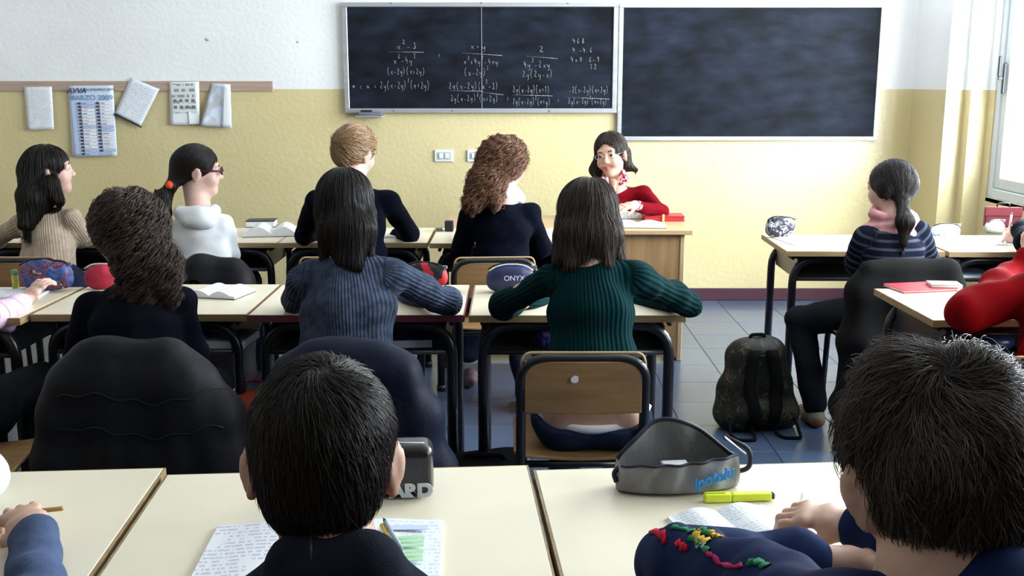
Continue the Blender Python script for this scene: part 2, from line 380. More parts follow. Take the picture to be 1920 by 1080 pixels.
# ------------------------------------------------------------------ room
BY = 7.08; XL = -4.9; YB = -6.0; CZ = 3.2; STRIPE = 1.448+.01
STRIPE = float(A(200, 167, BY)[2])
def paint(name):
    m = bpy.data.materials.new(name); m.use_nodes = True; nt = m.node_tree; N = nt.nodes; L = nt.links; p = N['Principled BSDF']
    g = N.new('ShaderNodeNewGeometry'); sp = N.new('ShaderNodeSeparateXYZ'); L.new(g.outputs['Position'], sp.inputs[0])
    nz = N.new('ShaderNodeTexNoise'); nz.inputs['Scale'].default_value = 1.6; nz.inputs['Detail'].default_value = 6; L.new(g.outputs['Position'], nz.inputs['Vector'])
    def ramp(c1, c2):
        r = N.new('ShaderNodeValToRGB'); r.color_ramp.elements[0].position = .35; r.color_ramp.elements[1].position = .62
        r.color_ramp.elements[0].color = (*c1, 1); r.color_ramp.elements[1].color = (*c2, 1); L.new(nz.outputs[0], r.inputs[0]); return r
    up = ramp((.83, .82, .82), (.88, .875, .88)); lo = ramp((.64, .525, .27), (.68, .57, .31))
    gt = N.new('ShaderNodeMath'); gt.operation = 'GREATER_THAN'; gt.inputs[1].default_value = STRIPE; L.new(sp.outputs['Z'], gt.inputs[0])
    mx = N.new('ShaderNodeMix'); mx.data_type = 'RGBA'; L.new(gt.outputs[0], mx.inputs['Factor']); L.new(lo.outputs[0], mx.inputs['A']); L.new(up.outputs[0], mx.inputs['B'])
    L.new(mx.outputs['Result'], p.inputs['Base Color']); p.inputs['Roughness'].default_value = .36; p.inputs['Specular IOR Level'].default_value = .9; p.inputs['Coat Weight'].default_value = .45; p.inputs['Coat Roughness'].default_value = .34
    n2 = N.new('ShaderNodeTexNoise'); n2.inputs['Scale'].default_value = 35; n2.inputs['Detail'].default_value = 4; L.new(g.outputs['Position'], n2.inputs['Vector'])
    bp = N.new('ShaderNodeBump'); bp.inputs['Strength'].default_value = .25; bp.inputs['Distance'].default_value = .01; L.new(n2.outputs[0], bp.inputs['Height']); L.new(bp.outputs[0], p.inputs['Normal'])
    return m
m_paint = paint('two_tone_wall_paint')
m_ceil = mat('ceiling_paint', (.88, .88, .88), .8)
m_skirt = mat('maroon_skirting', (.075, .028, .04), .35, .5)
m_pvc = mat('grey_window_frame', (.62, .66, .68), .35, .5)
m_black = mat('black_plastic', (.012, .012, .014), .4, .4)
def st(o): o['kind'] = 'structure'; return o
st(box('wall_back', (XL-.2, BY, -.1), (3.3, BY+.2, CZ), m_paint))
st(box('wall_left', (XL-.2, YB, -.1), (XL, BY, CZ), m_paint))
st(box('wall_rear', (XL-.2, YB-.2, -.1), (3.3, YB, CZ), m_paint))
st(box('ceiling', (XL-.2, YB-.2, CZ), (3.5, BY+.2, CZ+.15), m_ceil))
# right wall: the corner steps outwards twice before the windows; real openings between the piers
bm = bmesh.new(); T = 3.16
b_box(bm, (2.68, 6.53, -.1), (T, BY, CZ), 0); 
b_box(bm, (2.795, 6.44, -.1), (T, 6.53, CZ), 0)
b_box(bm, (WX, 6.36, -.1), (T, 6.44, CZ), 0)
ys = [YB]+[v for ab in reversed(WINDOWS) for v in ab]+[6.36]
for i in range(0, len(ys)-2, 2): b_box(bm, (WX, ys[i], -.1), (T, ys[i+1], CZ))
b_box(bm, (WX, YB, -.1), (T, 6.36, WZ0)); b_box(bm, (WX, YB, WZ1), (T, 6.36, CZ))
st(bm_obj('wall_right', bm, m_paint))
m_glass = glassmat()
for i, (a, b) in enumerate(WINDOWS):
    w = empty('window_%d' % (i+1), (WX, (a+b)/2, WZ0)); st(w); hw = (b-a)/2; H = WZ1-WZ0
    def fr(name, y0, y1, z0, z1, t, x0, x1):
        bm = bmesh.new(); b_box(bm, (x0, y0, z0), (x1, y0+t, z1), .004); b_box(bm, (x0, y1-t, z0), (x1, y1, z1), .004)
        b_box(bm, (x0, y0+t, z0), (x1, y1-t, z0+t), .004); b_box(bm, (x0, y0+t, z1-t), (x1, y1-t, z1), .004); return bm_obj(name, bm, m_pvc, w)
    fr('window_frame', -hw, hw, 0, H, .055, .01, .09)
    for y0, y1 in ((-hw+.06, -.005), (.005, hw-.06)):
        fr('sash', y0, y1, .06, H-.06, .065, .02, .075)
        p = box('pane', (.045, y0+.06, .12), (.05, y1-.06, H-.12), m_glass, w)
    hd = bmesh.new(); b_box(hd, (-.004, hw-.105, .62), (.014, hw-.085, .80), .004); b_box(hd, (-.03, hw-.10, .70), (.0, hw-.088, .72), .003); b_box(hd, (-.034, hw-.102, .72), (-.018, hw-.086, .84), .004); bm_obj('handle', hd, m_black, w)
    box('sill', (-.0, -hw, -.03), (.26, hw, 0), m_pvc, w, .004)
# ground outside so the openings look on to something below the sky
g = box('ground', (3.2, -30, -3.2), (60, 60, -3.0), mat('outside_ground', (.4, .42, .38), .9)); st(g)
# skirting
for nm, lo, hi in (('baseboard_back', (XL, BY-.015, 0), (2.68, BY, .085)), ('baseboard_right', (2.665, 6.53, 0), (2.68, BY, .085)), ('baseboard_right', (WX-.015, YB, 0), (WX, 6.36, .085)), ('baseboard_left', (XL, YB, 0), (XL+.015, BY, .085))):
    st(box(nm, lo, hi, m_skirt, bev=.004))
# floor: slab plus individual tiles
m_tiles = [mat('blue_grey_tile', c, .27, .6, var=0) for c in ((.060, .083, .138), (.050, .071, .120), (.070, .093, .148), (.064, .082, .128), (.055, .082, .140))]
m_grout = mat('dark_grout', (.09, .09, .095), .9)
fl = box('floor', (XL-.2, YB-.2, -.12), (3.3, BY, -.006), m_grout); st(fl)
TS = .335; x0t, y0t = -1.93, 1.72
bm = bmesh.new(); b_box(bm, (.0015, .0015, -.006), (TS-.0015, TS-.0015, 0), .0012); tm = bpy.data.meshes.new('tile'); bm.to_mesh(tm); bm.free(); tms = []
for mt in m_tiles: c = tm.copy(); c.materials.append(mt); tms.append(c)
rest = bmesh.new()
for i in range(-9, 15):
    for j in range(-24, 16):
        x = x0t+i*TS; y = y0t+j*TS
        if x > WX or x+TS < XL or y > BY: continue
        if 0 <= i < 14 and 1 <= j < 16:
            o = bpy.data.objects.new('tile', random.choice(tms)); COL.objects.link(o); o.parent = fl; o.location = (x, y, random.uniform(-.0004, 0))
        else: b_box(rest, (x+.0015, y+.0015, -.006), (x+TS-.0015, min(y+TS-.0015, BY), 0))
o = bm_obj('tile_field', rest, m_tiles[0], fl); o['kind'] = 'stuff'

# ------------------------------------------------------------------ wall things
WY = BY
m_alu = mat('brushed_aluminium', (.62, .63, .66), .38, .5, metal=.75, var=.15, vscale=3, stretch=(.3, 1, 12))
m_chalk = mat('white_chalk', (.36, .37, .40), .95, .1, var=.65, vscale=120, lo=.35, hi=.6)
def slate():
    m = mat('dark_slate', (.013, .016, .022), .55, .08); nt = m.node_tree; N = nt.nodes; L = nt.links; p = N['Principled BSDF']
    tc = N.new('ShaderNodeTexCoord'); n1 = N.new('ShaderNodeTexNoise'); n1.inputs['Scale'].default_value = 1.7; n1.inputs['Detail'].default_value = 7; n1.inputs['Roughness'].default_value = .55; L.new(tc.outputs['Object'], n1.inputs['Vector'])
    mp = N.new('ShaderNodeMapping'); mp.inputs['Scale'].default_value = (1, 1, 2.5); mp.inputs['Rotation'].default_value = (0, .35, 0); L.new(tc.outputs['Object'], mp.inputs[0])
    n2 = N.new('ShaderNodeTexNoise'); n2.inputs['Scale'].default_value = 5; n2.inputs['Detail'].default_value = 5; L.new(mp.outputs[0], n2.inputs['Vector'])
    mm = N.new('ShaderNodeMath'); mm.operation = 'MULTIPLY'; L.new(n1.outputs[0], mm.inputs[0]); L.new(n2.outputs[0], mm.inputs[1])
    r = N.new('ShaderNodeValToRGB'); r.color_ramp.elements[0].position = .16; r.color_ramp.elements[1].position = .42; r.color_ramp.elements[0].color = (.006, .007, .009, 1); r.color_ramp.elements[1].color = (.018, .023, .040, 1)
    L.new(mm.outputs[0], r.inputs[0]); L.new(r.outputs[0], p.inputs['Base Color']); return m
m_slate = slate()
def board(name, x0, x1, z0, z1, y, th, fw, label):
    b = empty(name, ((x0+x1)/2, y, z0), 0, label, 'blackboard'); w = (x1-x0)/2; h = z1-z0
    box('slate_panel', (-w+fw*.6, -th+.006, fw*.6), (w-fw*.6, 0, h-fw*.6), m_slate, b)
    for nm, lo, hi in (('frame_rail', (-w, -th-.004, 0), (w, 0, fw)), ('frame_rail', (-w, -th-.004, h-fw), (w, 0, h)), ('frame_rail', (-w, -th-.004, fw), (-w+fw, 0, h-fw)), ('frame_rail', (w-fw, -th-.004, fw), (w, 0, h-fw))):
        box(nm, lo, hi, m_alu, b, .003)
    return b
a = A(647, 212, 7.03); c = A(1156, 212, 7.03); tpz = A(900, 4, 7.03)[2]
BL = board('blackboard', a[0], c[0], a[2], tpz, WY, .04, .03, 'blackboard covered in chalked algebra, on the wall left of the empty board')
box('panel_joint', (.008+A(902, 100, 7.03)[0]-BL.location[0]-.006, -.0385, .03), (A(902, 100, 7.03)[0]-BL.location[0]+.006, -.033, tpz-a[2]-.03), mat('joint_metal', (.30, .31, .33), .6, metal=.3), BL)
m_screw = mat('screw_steel', (.25, .25, .27), .4, metal=.8)
for uu, vv in ((733, 6), (902, 5), (1065, 6), (738, 208), (848, 208), (1030, 208)):
    p = A(uu, vv, 7.03); bm = bmesh.new(); bmesh.ops.create_cone(bm, cap_ends=True, segments=10, radius1=.006, radius2=.005, depth=.006, matrix=Matrix.Translation((p[0]-BL.location[0], -.046, p[2]-BL.location[2]))@Matrix.Rotation(math.pi/2, 4, 'X')); bm_obj('screw', bm, m_screw, BL)
a = A(1157, 264, 7.04); c = A(1645, 264, 7.04); tpz = A(1400, 6, 7.04)[2]
BR = board('blackboard', a[0]+.0, c[0], a[2], tpz, WY, .03, .028, 'wiped empty blackboard on the wall beside the window corner')
# chalk handwriting: each character is a set of strokes (unit box 0..1), swept as thin chalk ribbons
G = {'x': [[(0, .5), (.5, 0)], [(.5, .52), (.02, .02)]], 'y': [[(0, .5), (.08, .15), (.35, .15), (.45, .5)], [(.45, .5), (.4, -.25), (.15, -.4)]],
     '2': [[(.0, .85), (.2, 1), (.42, .8), (.3, .5), (0, .05), (.5, .05)]], '3': [[(.02, .95), (.35, .9), (.2, .55), (.42, .3), (.25, 0), (0, .1)]],
     '4': [[(.1, 1), (0, .45), (.45, .45)], [(.35, .8), (.32, 0)]], '1': [[(.05, .8), (.25, 1), (.22, 0)]], '7': [[(0, .95), (.42, .95), (.15, 0)]], '6': [[(.35, 1), (.03, .4), (.2, 0), (.4, .25), (.1, .45)]],
     '8': [[(.2, .5), (.02, .75), (.2, 1), (.38, .75), (.2, .5), (0, .22), (.2, 0), (.42, .22), (.2, .5)]], '9': [[(.4, .7), (.15, .6), (.08, .9), (.35, .95), (.4, .6), (.3, 0)]], '0': [[(.2, 1), (0, .5), (.2, 0), (.42, .5), (.2, 1)]],
     '(': [[(.3, 1.15), (.05, .7), (.05, .3), (.3, -.2)]], ')': [[(0, 1.15), (.25, .7), (.25, .3), (0, -.2)]], '-': [[(0, .3), (.42, .3)]], '+': [[(0, .35), (.42, .35)], [(.2, .6), (.2, .08)]], '=': [[(0, .45), (.4, .45)], [(0, .22), (.4, .22)]],
     'm': [[(0, 0), (.02, .45), (.12, .45), (.2, 0), (.24, .42), (.35, .42), (.42, 0)]], 'c': [[(.35, .42), (.1, .45), (.05, .1), (.38, .05)]], '.': [[(.1, .05), (.13, 0)]], ',': [[(.15, .15), (.08, -.25)]], '/': [[(.4, 1), (0, 0)]], '>': [[(0, .5), (.35, .3), (0, .1)]]}
def chalk(s, u, v, size_px, width_px, slope=0, b=None):
    """s written from pixel (u, v = baseline) on the board; ^ raises the next character; _ is a space"""
    y = 7.03; px = (A(960, v-1, y)[2]-A(960, v, y)[2]); H = size_px*px; n = sum(1 for ch in s if ch != '^'); adv = width_px*px/n
    o = A(u, v, y); bm = bmesh.new(); x = 0; rs = random.Random(s+str(u)); k = 0
    while k < len(s):
        ch = s[k]; sc = 1.; up = 0
        if ch == '^': k += 1; ch = s[k]; sc = .62; up = .75
        if ch in G:
            jx = rs.uniform(-.08, .08); jy = rs.uniform(-.07, .07)
            for stt in G[ch]:
                P = [(o[0]+x+(px_*1.5+jx)*adv*.62*(sc+.2), 0, o[2]+(py+up+jy)*H*sc*(.95 if sc == 1 else 1)+slope*x+(0 if sc == 1 else H*.3)) for px_, py in stt]
                P = [(p[0]-BL.location[0], -.0352, p[2]-BL.location[2]) for p in P]
                if len(P) > 2: P = fillet(P, .012, 2)
                b_tube(bm, P, .0017, 4)
        x += adv*(1 if sc == 1 else .8); k += 1
    bmesh.ops.scale(bm, vec=(1, .35, 1), verts=bm.verts, space=Matrix.Translation((0, .0352, 0)))
    o = bm_obj('chalk_formula', bm, m_chalk, BL); o['kind'] = 'stuff'; return o
def rule(u0, v0, u1, v1):
    a = A(u0, v0, 7.03); b = A(u1, v1, 7.03); bm = bmesh.new(); b_tube(bm, [(a[0]-BL.location[0], -.0352, a[2]-BL.location[2]), (b[0]-BL.location[0], -.0352, b[2]-BL.location[2])], .0019, 4); bm_obj('chalk_line', bm, m_chalk, BL)
for args in (('x^2-3', 744, 92, 13, 44), ('x^2-4y^2', 738, 119, 13, 48), ('(x-2y)(x+2y)', 726, 139, 12, 74), ('m.c.m.=', 661, 166, 11, 48), ('2y(x-2y)^2(x+2y)', 713, 166, 14, 98),
             ('x+y', 883, 92, 13, 32), ('x^2+4y^2-4xy', 870, 121, 12, 70), ('(x-2y)^2', 871, 141, 13, 50), ('2', 1011, 98, 12, 12), ('4y^2-2xy', 982, 127, 13, 54), ('2y(2y-x)', 980, 145, 13, 60),
             ('468', 1074, 82, 11, 26), ('4.-4.6', 1074, 99, 10, 40), ('4+0', 1070, 117, 11, 26), ('6-9', 1105, 117, 11, 22), ('12', 1107, 130, 11, 14),
             ('2y(x-2y)(x^2-3)', 842, 167, 13, 98), ('2y(x-2y)^2(x+2y)', 845, 190, 12, 94), ('2y(x-2y)(x+1)', 962, 174, 13, 72), ('2y(x-2y)^2(x+y)', 962, 196, 12, 74), ('-2(x-2y)(x+2y)', 1068, 174, 12, 76), ('2y(x-2y)^2(x+2y)', 1066, 195, 11, 76),
             (',', 822, 103, 16, 6), (',', 951, 184, 16, 6), (',', 1046, 188, 14, 6)): chalk(*args)
for a in ((728, 97, 794, 98), (865, 99, 942, 104), (987, 105, 1046, 110), (842, 170, 905, 171), (905, 173, 944, 178), (961, 178, 1036, 180), (1061, 182, 1143, 186)): rule(*a)
# eraser resting on the ledge hooks under the board
m_er = mat('grey_felt', (.17, .17, .21), .8, var=.3, vscale=30)
p = A(692, 214, 7.0); e = empty('chalk_eraser', (p[0], 7.0, p[2]-.016), 0, 'grey chalk eraser in its holder under the lower left corner of the written blackboard', 'eraser')
box('holder', (-.09, -.02, -.004), (.09, .08, .006), m_alu, e, .002); box('felt_block', (-.07, -.02, .006), (.085, .04, .03), m_er, e, .006, 2); box('grip', (-.055, -.012, .03), (.02, .03, .042), m_black, e, .005, 2)
# switch plates
m_plate = mat('switch_plastic', (.72, .72, .74), .35, .5)
for k, (u0, u1, v0, v1) in enumerate(((815, 850, 281, 303), (876, 911, 281, 303))):
    a = A(u0, v1, WY); c = A(u1, v0, WY); s_ = empty('light_switch', ((a[0]+c[0])/2, WY, (a[2]+c[2])/2), 0, ('pale grey double light switch on the yellow wall, fully visible' if k == 0 else 'pale grey wall plate half hidden behind the curly hair of the student'), 'switch')
    w, h = (c[0]-a[0])/2, (c[2]-a[2])/2; box('wall_plate', (-w, -.012, -h), (w, 0, h), m_plate, s_, .004, 2)
    box('plate_recess', (-w*.72, -.0135, -h*.62), (w*.72, -.011, h*.62), mat('recess_grey', (.45, .45, .48), .5), s_)
    for sx in (-1, 1): box('rocker', (sx*w*.32-.014, -.019, -h*.45), (sx*w*.32+.014, -.011, h*.45), m_plate, s_, .003)
# wooden batten with sheets pinned on it
m_bat = mat('worn_pinkish_wood', (.50, .36, .29), .55, var=.25, vscale=8, stretch=(.4, 1, 8))
a = A(-60, 171, WY); c = A(512, 152, WY)
bt = box('wooden_batten', (XL, WY-.014, a[2]), (c[0], WY, A(400, 152, WY)[2]), m_bat, bev=.003); tag(bt, 'long thin worn wooden batten on the wall above the yellow paint, papers hanging from it', 'batten')
m_paper = mat('white_paper', (.82, .83, .86), .55)
def sheet(name, corners, m, label, cat, bow=.006, y=WY-.018, thick=.0008, parent=None, curl=None, shape=None):
    """a hanging sheet from its four photo corners (tl, tr, br, bl), bowed off the wall, lying on the wall plane"""
    P = [A(u, v, y) for u, v in corners]; c = sum(P)/4; nx, nz = 8, 12
    ex = P[1]-P[0]; rx = math.atan2(ex[2], ex[0]); V = []; 
    ca, sa = math.cos(-rx), math.sin(-rx)
    for j in range(nz+1):
        for i in range(nx+1):
            s, t = i/nx, j/nz
            if shape: s_ = shape(s, t)
            else: s_ = s
            q = P[3]*(1-s_)*(1-t)+P[2]*s_*(1-t)+P[0]*(1-s_)*t+P[1]*s_*t
            dy = -bow*(math.sin(math.pi*s)*.5+(1-t)**2*1.2) - (curl(s, t) if curl else 0)
            d = q-c; V.append((d[0]*ca-d[2]*sa, d[0]*sa+d[2]*ca, -dy))
    F = [(j*(nx+1)+i, j*(nx+1)+i+1, (j+1)*(nx+1)+i+1, (j+1)*(nx+1)+i) for j in range(nz) for i in range(nx)]
    me = bpy.data.meshes.new(name); me.from_pydata([tuple(map(float, v)) for v in V], [], F); me.polygons.foreach_set('use_smooth', np.ones(len(F), bool))
    o = link(name, me, m); o.location = c; o.rotation_euler = Euler((math.pi/2, -rx, 0)) ; 
    md = o.modifiers.new('thickness', 'SOLIDIFY'); md.thickness = thick; md.offset = -1
    tag(o, label, cat); return o
m_pg = pagemat('faint_typed_page', (.80, .81, .84), (.45, .45, .50), 75, amt=.5)
m_pg2 = pagemat('faint_blue_typed_page', (.78, .80, .86), (.35, .38, .5), 60, amt=.45)
sheet('notice_sheet', [(45, 163), (97, 162), (102, 242), (53, 244)], m_pg, 'small plain typed notice sheet, leftmost paper on the wall', 'paper')
cal = sheet('wall_calendar', [(128, 161), (212, 160), (220, 292), (136, 294)], mat('calendar_blue_white', (.66, .73, .88), .5), 'blue and white wall calendar for March with big month heading', 'calendar', .004)
# calendar print: day columns, heading, weekly bands
m_ink = mat('dark_ink', (.05, .055, .12), .6); m_ink2 = mat('blue_ink', (.10, .22, .42), .6); m_wh = mat('calendar_white', (.86, .87, .92), .5); m_bb = mat('calendar_band', (.50, .60, .82), .5); m_redink = mat('pink_ink', (.62, .38, .45), .6)
cw = (A(212, 160, WY)-A(128, 160, WY))[0]; chh = (A(170, 160, WY)-A(170, 293, WY))[2]
def cbox(nm, x0, x1, y0, y1, m, z=.0075):
    return box(nm, (x0*cw, y0*chh, z), (x1*cw, y1*chh, z+.0006), m, cal)
for x0, x1 in ((-.46, .02), (.04, .46)): pass
for k in range(16):
    for side in (0, 1):
        yy = .27-k*.0475; xx = (-.26, .15)[side]+(-.0004*k)
        if side == 1 and k > 14: continue
        band = (side, k) in ((0, 0), (0, 1), (1, 7), (1, 8), (0, 7), (1, 14), (0, 14), (0, 15))
        cbox('day_row', xx+.05, xx+.34, yy-.038, yy+.003, m_bb if band else m_wh, .0105)
        cbox('day_number', xx-.03, xx+.03, yy-.034, yy-.004, m_ink, .0112)
        cbox('saint_name', xx+.07, xx+.07+random.uniform(.07, .15), yy-.026, yy-.014, m_redink if k % 3 else m_ink2, .0114)
cbox('week_band', -.43, -.35, -.46, .29, m_bb, .0105)
text('month_heading', 'MARZO 2009', .047, (.02*cw, .325*chh, .0105), (0, 0, 0), m_ink2, cal, sx=1.08)
text('calendar_logo', 'AVVA', .05, (-.30*cw, .425*chh, .0095), (0, 0, 0), m_ink, cal, shear=.35, off=.001); text('calendar_title', 'CALENDARIO 2009', .024, (.2*cw, .44*chh, .0095), (0, 0, 0), m_ink, cal)
sheet('spiral_pad', [(245, 145), (299, 167), (264, 237), (216, 213)], m_pg2, 'crooked white notepad sheet hanging tilted between calendar and photocopies', 'paper', .006)
sp = bpy.data.objects[-1] if False else None
a = A(216, 214, WY-.03); c = A(264, 238, WY-.03); bm = bmesh.new()
for k in range(22):
    q = a+(c-a)*k/21; b_box(bm, (q[0]-.004, q[1]-.004, q[2]-.005), (q[0]+.004, q[1]+.004, q[2]+.005))
so = bm_obj('spiral_binding', bm, m_black); pad = [o for o in bpy.data.objects if o.name.startswith('spiral_pad')][0]; bpy.context.view_layer.update(); so.parent = pad; so.matrix_parent_inverse = pad.matrix_world.inverted()
m_pic = pagemat('photocopied_pictures', (.68, .69, .70), (.16, .16, .17), 26, amt=.75)
sh3 = sheet('photocopy_sheet', [(317, 154), (373, 153), (375, 234), (320, 234)], m_paper, 'white photocopy with rows of small dark pictures and a torn bottom corner', 'paper', .005)
w3 = (A(373, 160, WY)-A(317, 160, WY))[0]; h3 = (A(340, 153, WY)-A(340, 234, WY))[2]
box('picture_block', (-.40*w3, -.22*h3, .0085), (.40*w3, .46*h3, .009), m_pic, sh3)
for r_ in (.06, -.09):
    for q in range(4): box('small_picture', (-.36*w3+q*.2*w3, (r_-.03)*h3, .009), (-.25*w3+q*.2*w3, (r_+.04)*h3, .0096), mat('grey_picture', (.17, .17, .18), .6), sh3)
bm = bmesh.new(); vv = [bm.verts.new(p) for p in ((.12*w3, -.18*h3, .011), (.14*w3, -.47*h3, .018), (.46*w3, -.47*h3, .014), (.46*w3, -.30*h3, .01))]; bm.faces.new(vv); bm_obj('torn_flap', bm, m_paper, sh3)
m_map = mat('map_print', (.60, .68, .80), .5, var=1, vscale=9, col2=(.50, .50, .53), lo=.45, hi=.52)
sh4 = sheet('curled_map_sheet', [(397, 156), (432, 158), (435, 240), (379, 235)], [m_map], 'curled map sheet with blue sea and rounded top, rightmost paper on the wall', 'paper', .01, curl=lambda s, t: .028*(1-s)**2*(1-t))
def mapcol(m):
    nt = m.node_tree
mf = sheet('folded_margin', [(420, 157), (430, 160), (435, 240), (417, 238)], m_paper, None, None, .004, y=WY-.046)
for k_ in ('label', 'category'):
    if k_ in mf: del mf[k_]
bpy.context.view_layer.update(); mf.parent = sh4; mf.matrix_parent_inverse = sh4.matrix_world.inverted()
# scuffs on the white wall
m_scuff = mat('plaster_chip', (.42, .38, .34), .9)
for k, (u, v, r_) in enumerate(((388, 75, .018), (558, 79, .012), (1591, 74, .006))):
    p = A(u, v, WY-(.001 if k < 2 else .03)); bm = bmesh.new(); bmesh.ops.create_icosphere(bm, subdivisions=2, radius=r_)
    for q in bm.verts: q.co = Vector((q.co.x*random.uniform(.6, 1.1), q.co.y*.12, q.co.z*random.uniform(.3, .7)))
    if k < 2:
        o = bm_obj('trim_%d' % (k+1), bm, m_scuff, None, True, p, (0, .5, 0)); st(o)
    else: bm.free()
# ------------------------------------------------------------------ desks and chairs
m_top = mat('cream_laminate', (.78, .69, .52), .32, .5, var=.06, vscale=3)
m_edge = mat('tan_wood_edge', (.36, .245, .115), .5, .4, var=.3, vscale=6, stretch=(1, 6, 20))
m_edge_red = mat('maroon_painted_edge', (.20, .045, .06), .5, .4, var=.2)
m_steel = mat('black_enamelled_tube', (.010, .010, .013), .28, .5)
m_tray = mat('dark_steel_tray', (.028, .030, .036), .35, .5)
m_ply = mat('varnished_plywood', (.33, .185, .075), .38, .5, var=.28, vscale=5, stretch=(1, 7, 7), detail=5)
m_plyedge = mat('pale_plywood_edge', (.42, .27, .13), .5)
DW, DD, DH = .715, .52, .74
def desk(name, x, y, rz, label, group, edge=m_edge, front=None):
    d = empty(name, (x, y, 0), rz, label, 'desk', group)
    w, h = DW/2, DD/2
    box('desktop', (-w+.004, -h+.004, DH-.020), (w-.004, h-.004, DH), m_top, d, .0015)
    bm = bmesh.new()
    for lo, hi in (((-w, -h, DH-.024), (w, -h+.005, DH-.001)), ((-w, h-.005, DH-.024), (w, h, DH-.001)), ((-w, -h+.005, DH-.024), (-w+.005, h-.005, DH-.001)), ((w-.005, -h+.005, DH-.024), (w, h-.005, DH-.001))): b_box(bm, lo, hi)
    bm_obj('edge_band', bm, edge, d)
    lx = w-.045
    for yy in (-h+.045, h-.05):
        tube('leg_frame', fillet([(-lx, yy, .012), (-lx, yy, DH-.045), (lx, yy, DH-.045), (lx, yy, .012)], .11, 7), .0185, m_steel, d, 12)
        for sx in (-1, 1):
            bm = bmesh.new(); b_tube(bm, [(sx*lx, yy, 0), (sx*lx, yy, .03)], .022, 12); bm_obj('foot_cap', bm, m_black, d)
    bm = bmesh.new(); y0, y1, z0, z1 = -h+.04, h-.07, .600, .695
    b_box(bm, (-lx+.02, y0, z0), (lx-.02, y1, z0+.004)); b_box(bm, (-lx+.02, y1-.004, z0), (lx-.02, y1, z1))
    for sx in (-1, 1): b_box(bm, (sx*(lx-.02)-.003, y0, z0), (sx*(lx-.02)+.003, y1, z1))
    b_tube(bm, [(-lx+.02, y0, z0+.004), (lx-.02, y0, z0+.004)], .009, 8)
    bm_obj('book_tray', bm, m_tray, d)
    for sx in (-1, 1): tube('side_rail', [(sx*lx, -h+.05, .70), (sx*lx, h-.05, .70)], .009, m_steel, d, 8)
    return d
def chair(x, y, rz, label, group='plywood school chairs', sticker=False):
    c = empty('school_chair', (x, y, 0), rz, label, 'chair', group); hw = .175
    # facing +y: back legs at -y
    tube('back_frame', fillet([(-hw, -.255, .012), (-hw, -.19, .46), (-hw, -.225, .738), (hw, -.225, .738), (hw, -.19, .46), (hw, -.255, .012)], .075, 7), .0145, m_steel, c, 12)
    tube('front_frame', fillet([(-hw+.005, .19, .012), (-hw+.005, .16, .425), (-hw+.005, -.19, .425)], .05), .0125, m_steel, c, 10)
    tube('front_frame', fillet([(hw-.005, .19, .012), (hw-.005, .16, .425), (hw-.005, -.19, .425)], .05), .0125, m_steel, c, 10)
    tube('cross_bar', [(-hw+.01, .15, .415), (hw-.01, .15, .415)], .011, m_steel, c, 8)
    tube('cross_bar', [(-hw+.01, -.19, .415), (hw-.01, -.19, .415)], .011, m_steel, c, 8)
    # curved plywood seat
    def ply(name, nx, ny, fn, th, up):
        V = []; F = []
        for s_ in (0, 1):
            for j in range(ny+1):
                for i in range(nx+1):
                    p = Vector(fn(i/nx, j/ny)); V.append(p+Vector(up)*th*s_)
        n = (nx+1)*(ny+1)
        for j in range(ny):
            for i in range(nx):
                a = j*(nx+1)+i; F.append((a, a+nx+1, a+nx+2, a+1)); F.append((n+a, n+a+1, n+a+nx+2, n+a+nx+1))
        for i in range(nx): F.append((i, i+1, n+i+1, n+i)); a = ny*(nx+1)+i; F.append((a+1, a, n+a, n+a+1))
        for j in range(ny): a = j*(nx+1); F.append((a+nx+1, a, n+a, n+a+nx+1)); b = a+nx; F.append((b, b+nx+1, n+b+nx+1, n+b))
        me = bpy.data.meshes.new(name); me.from_pydata(V, [], F); me.update(); o = link(name, me, m_ply, c); 
        md = o.modifiers.new('edge', 'BEVEL'); md.width = .003; md.segments = 2; md.limit_method = 'ANGLE'
        return o
    def rnd(s, k=.09): # rounded outline: narrow the ends
        return 1-max(0, (abs(s-.5)-.5+k)/k)**2.5*.12
    ply('seat', 12, 12, lambda s, t: ((s-.5)*.39*rnd(t), -.20+t*.39*1.0, .437-.010*math.cos((s-.5)*math.pi)-.018*max(0, t-.8)**1*2), .010, (0, 0, 1))
    ply('backrest', 14, 6, lambda s, t: ((s-.5)*(2*hw-.020), -.215-.012*math.cos((s-.5)*math.pi)-(.008*t)-(.0), .578+t*.155), .009, (0, -1, 0))
    tube('backrest_lip', fillet([(-hw+.0, -.219, .70), (-hw+.006, -.217, .7525), (hw-.006, -.217, .7525), (hw, -.219, .70)], .07, 6), .0045, m_plyedge, c, 6)
    for sx in (-1, 1):
        for yy in (-.256, .191):
            bm = bmesh.new(); b_tube(bm, [(sx*(hw-(.005 if yy > 0 else 0)), yy, 0), (sx*(hw-(.005 if yy > 0 else 0)), yy-.001, .03)], .018, 10); bm_obj('foot_cap', bm, m_black, c)
    if sticker:
        bm = bmesh.new(); bmesh.ops.create_circle(bm, cap_ends=True, segments=14, radius=.011)
        for v in bm.verts: v.co *= random.uniform(.8, 1.2)
        bm_obj('paint_blotch', bm, mat('white_blotch', (.75, .75, .75), .8), c, False, (-.025, -.2455, .685), (math.pi/2, 0, 0))
    return c
R2Y = 3.605; dn = 'double row of cream school desks'
R2 = 'cream desks of the second row'; R1 = 'cream desks of the front row'; R3 = 'cream desks nearest the camera'
desk('school_desk', -1.96, 3.56, 0, 'cream desk with colourful pencil case on it, at left edge of middle row', R2)
desk('school_desk', -1.235, 3.615, 0, 'cream desk with tan edge and open exercise book beside curly brown haired student', R2)
desk('school_desk', -.515, R2Y, 0, 'cream desk with maroon front edge where the grey-blue sweater student leans', R2, m_edge_red)
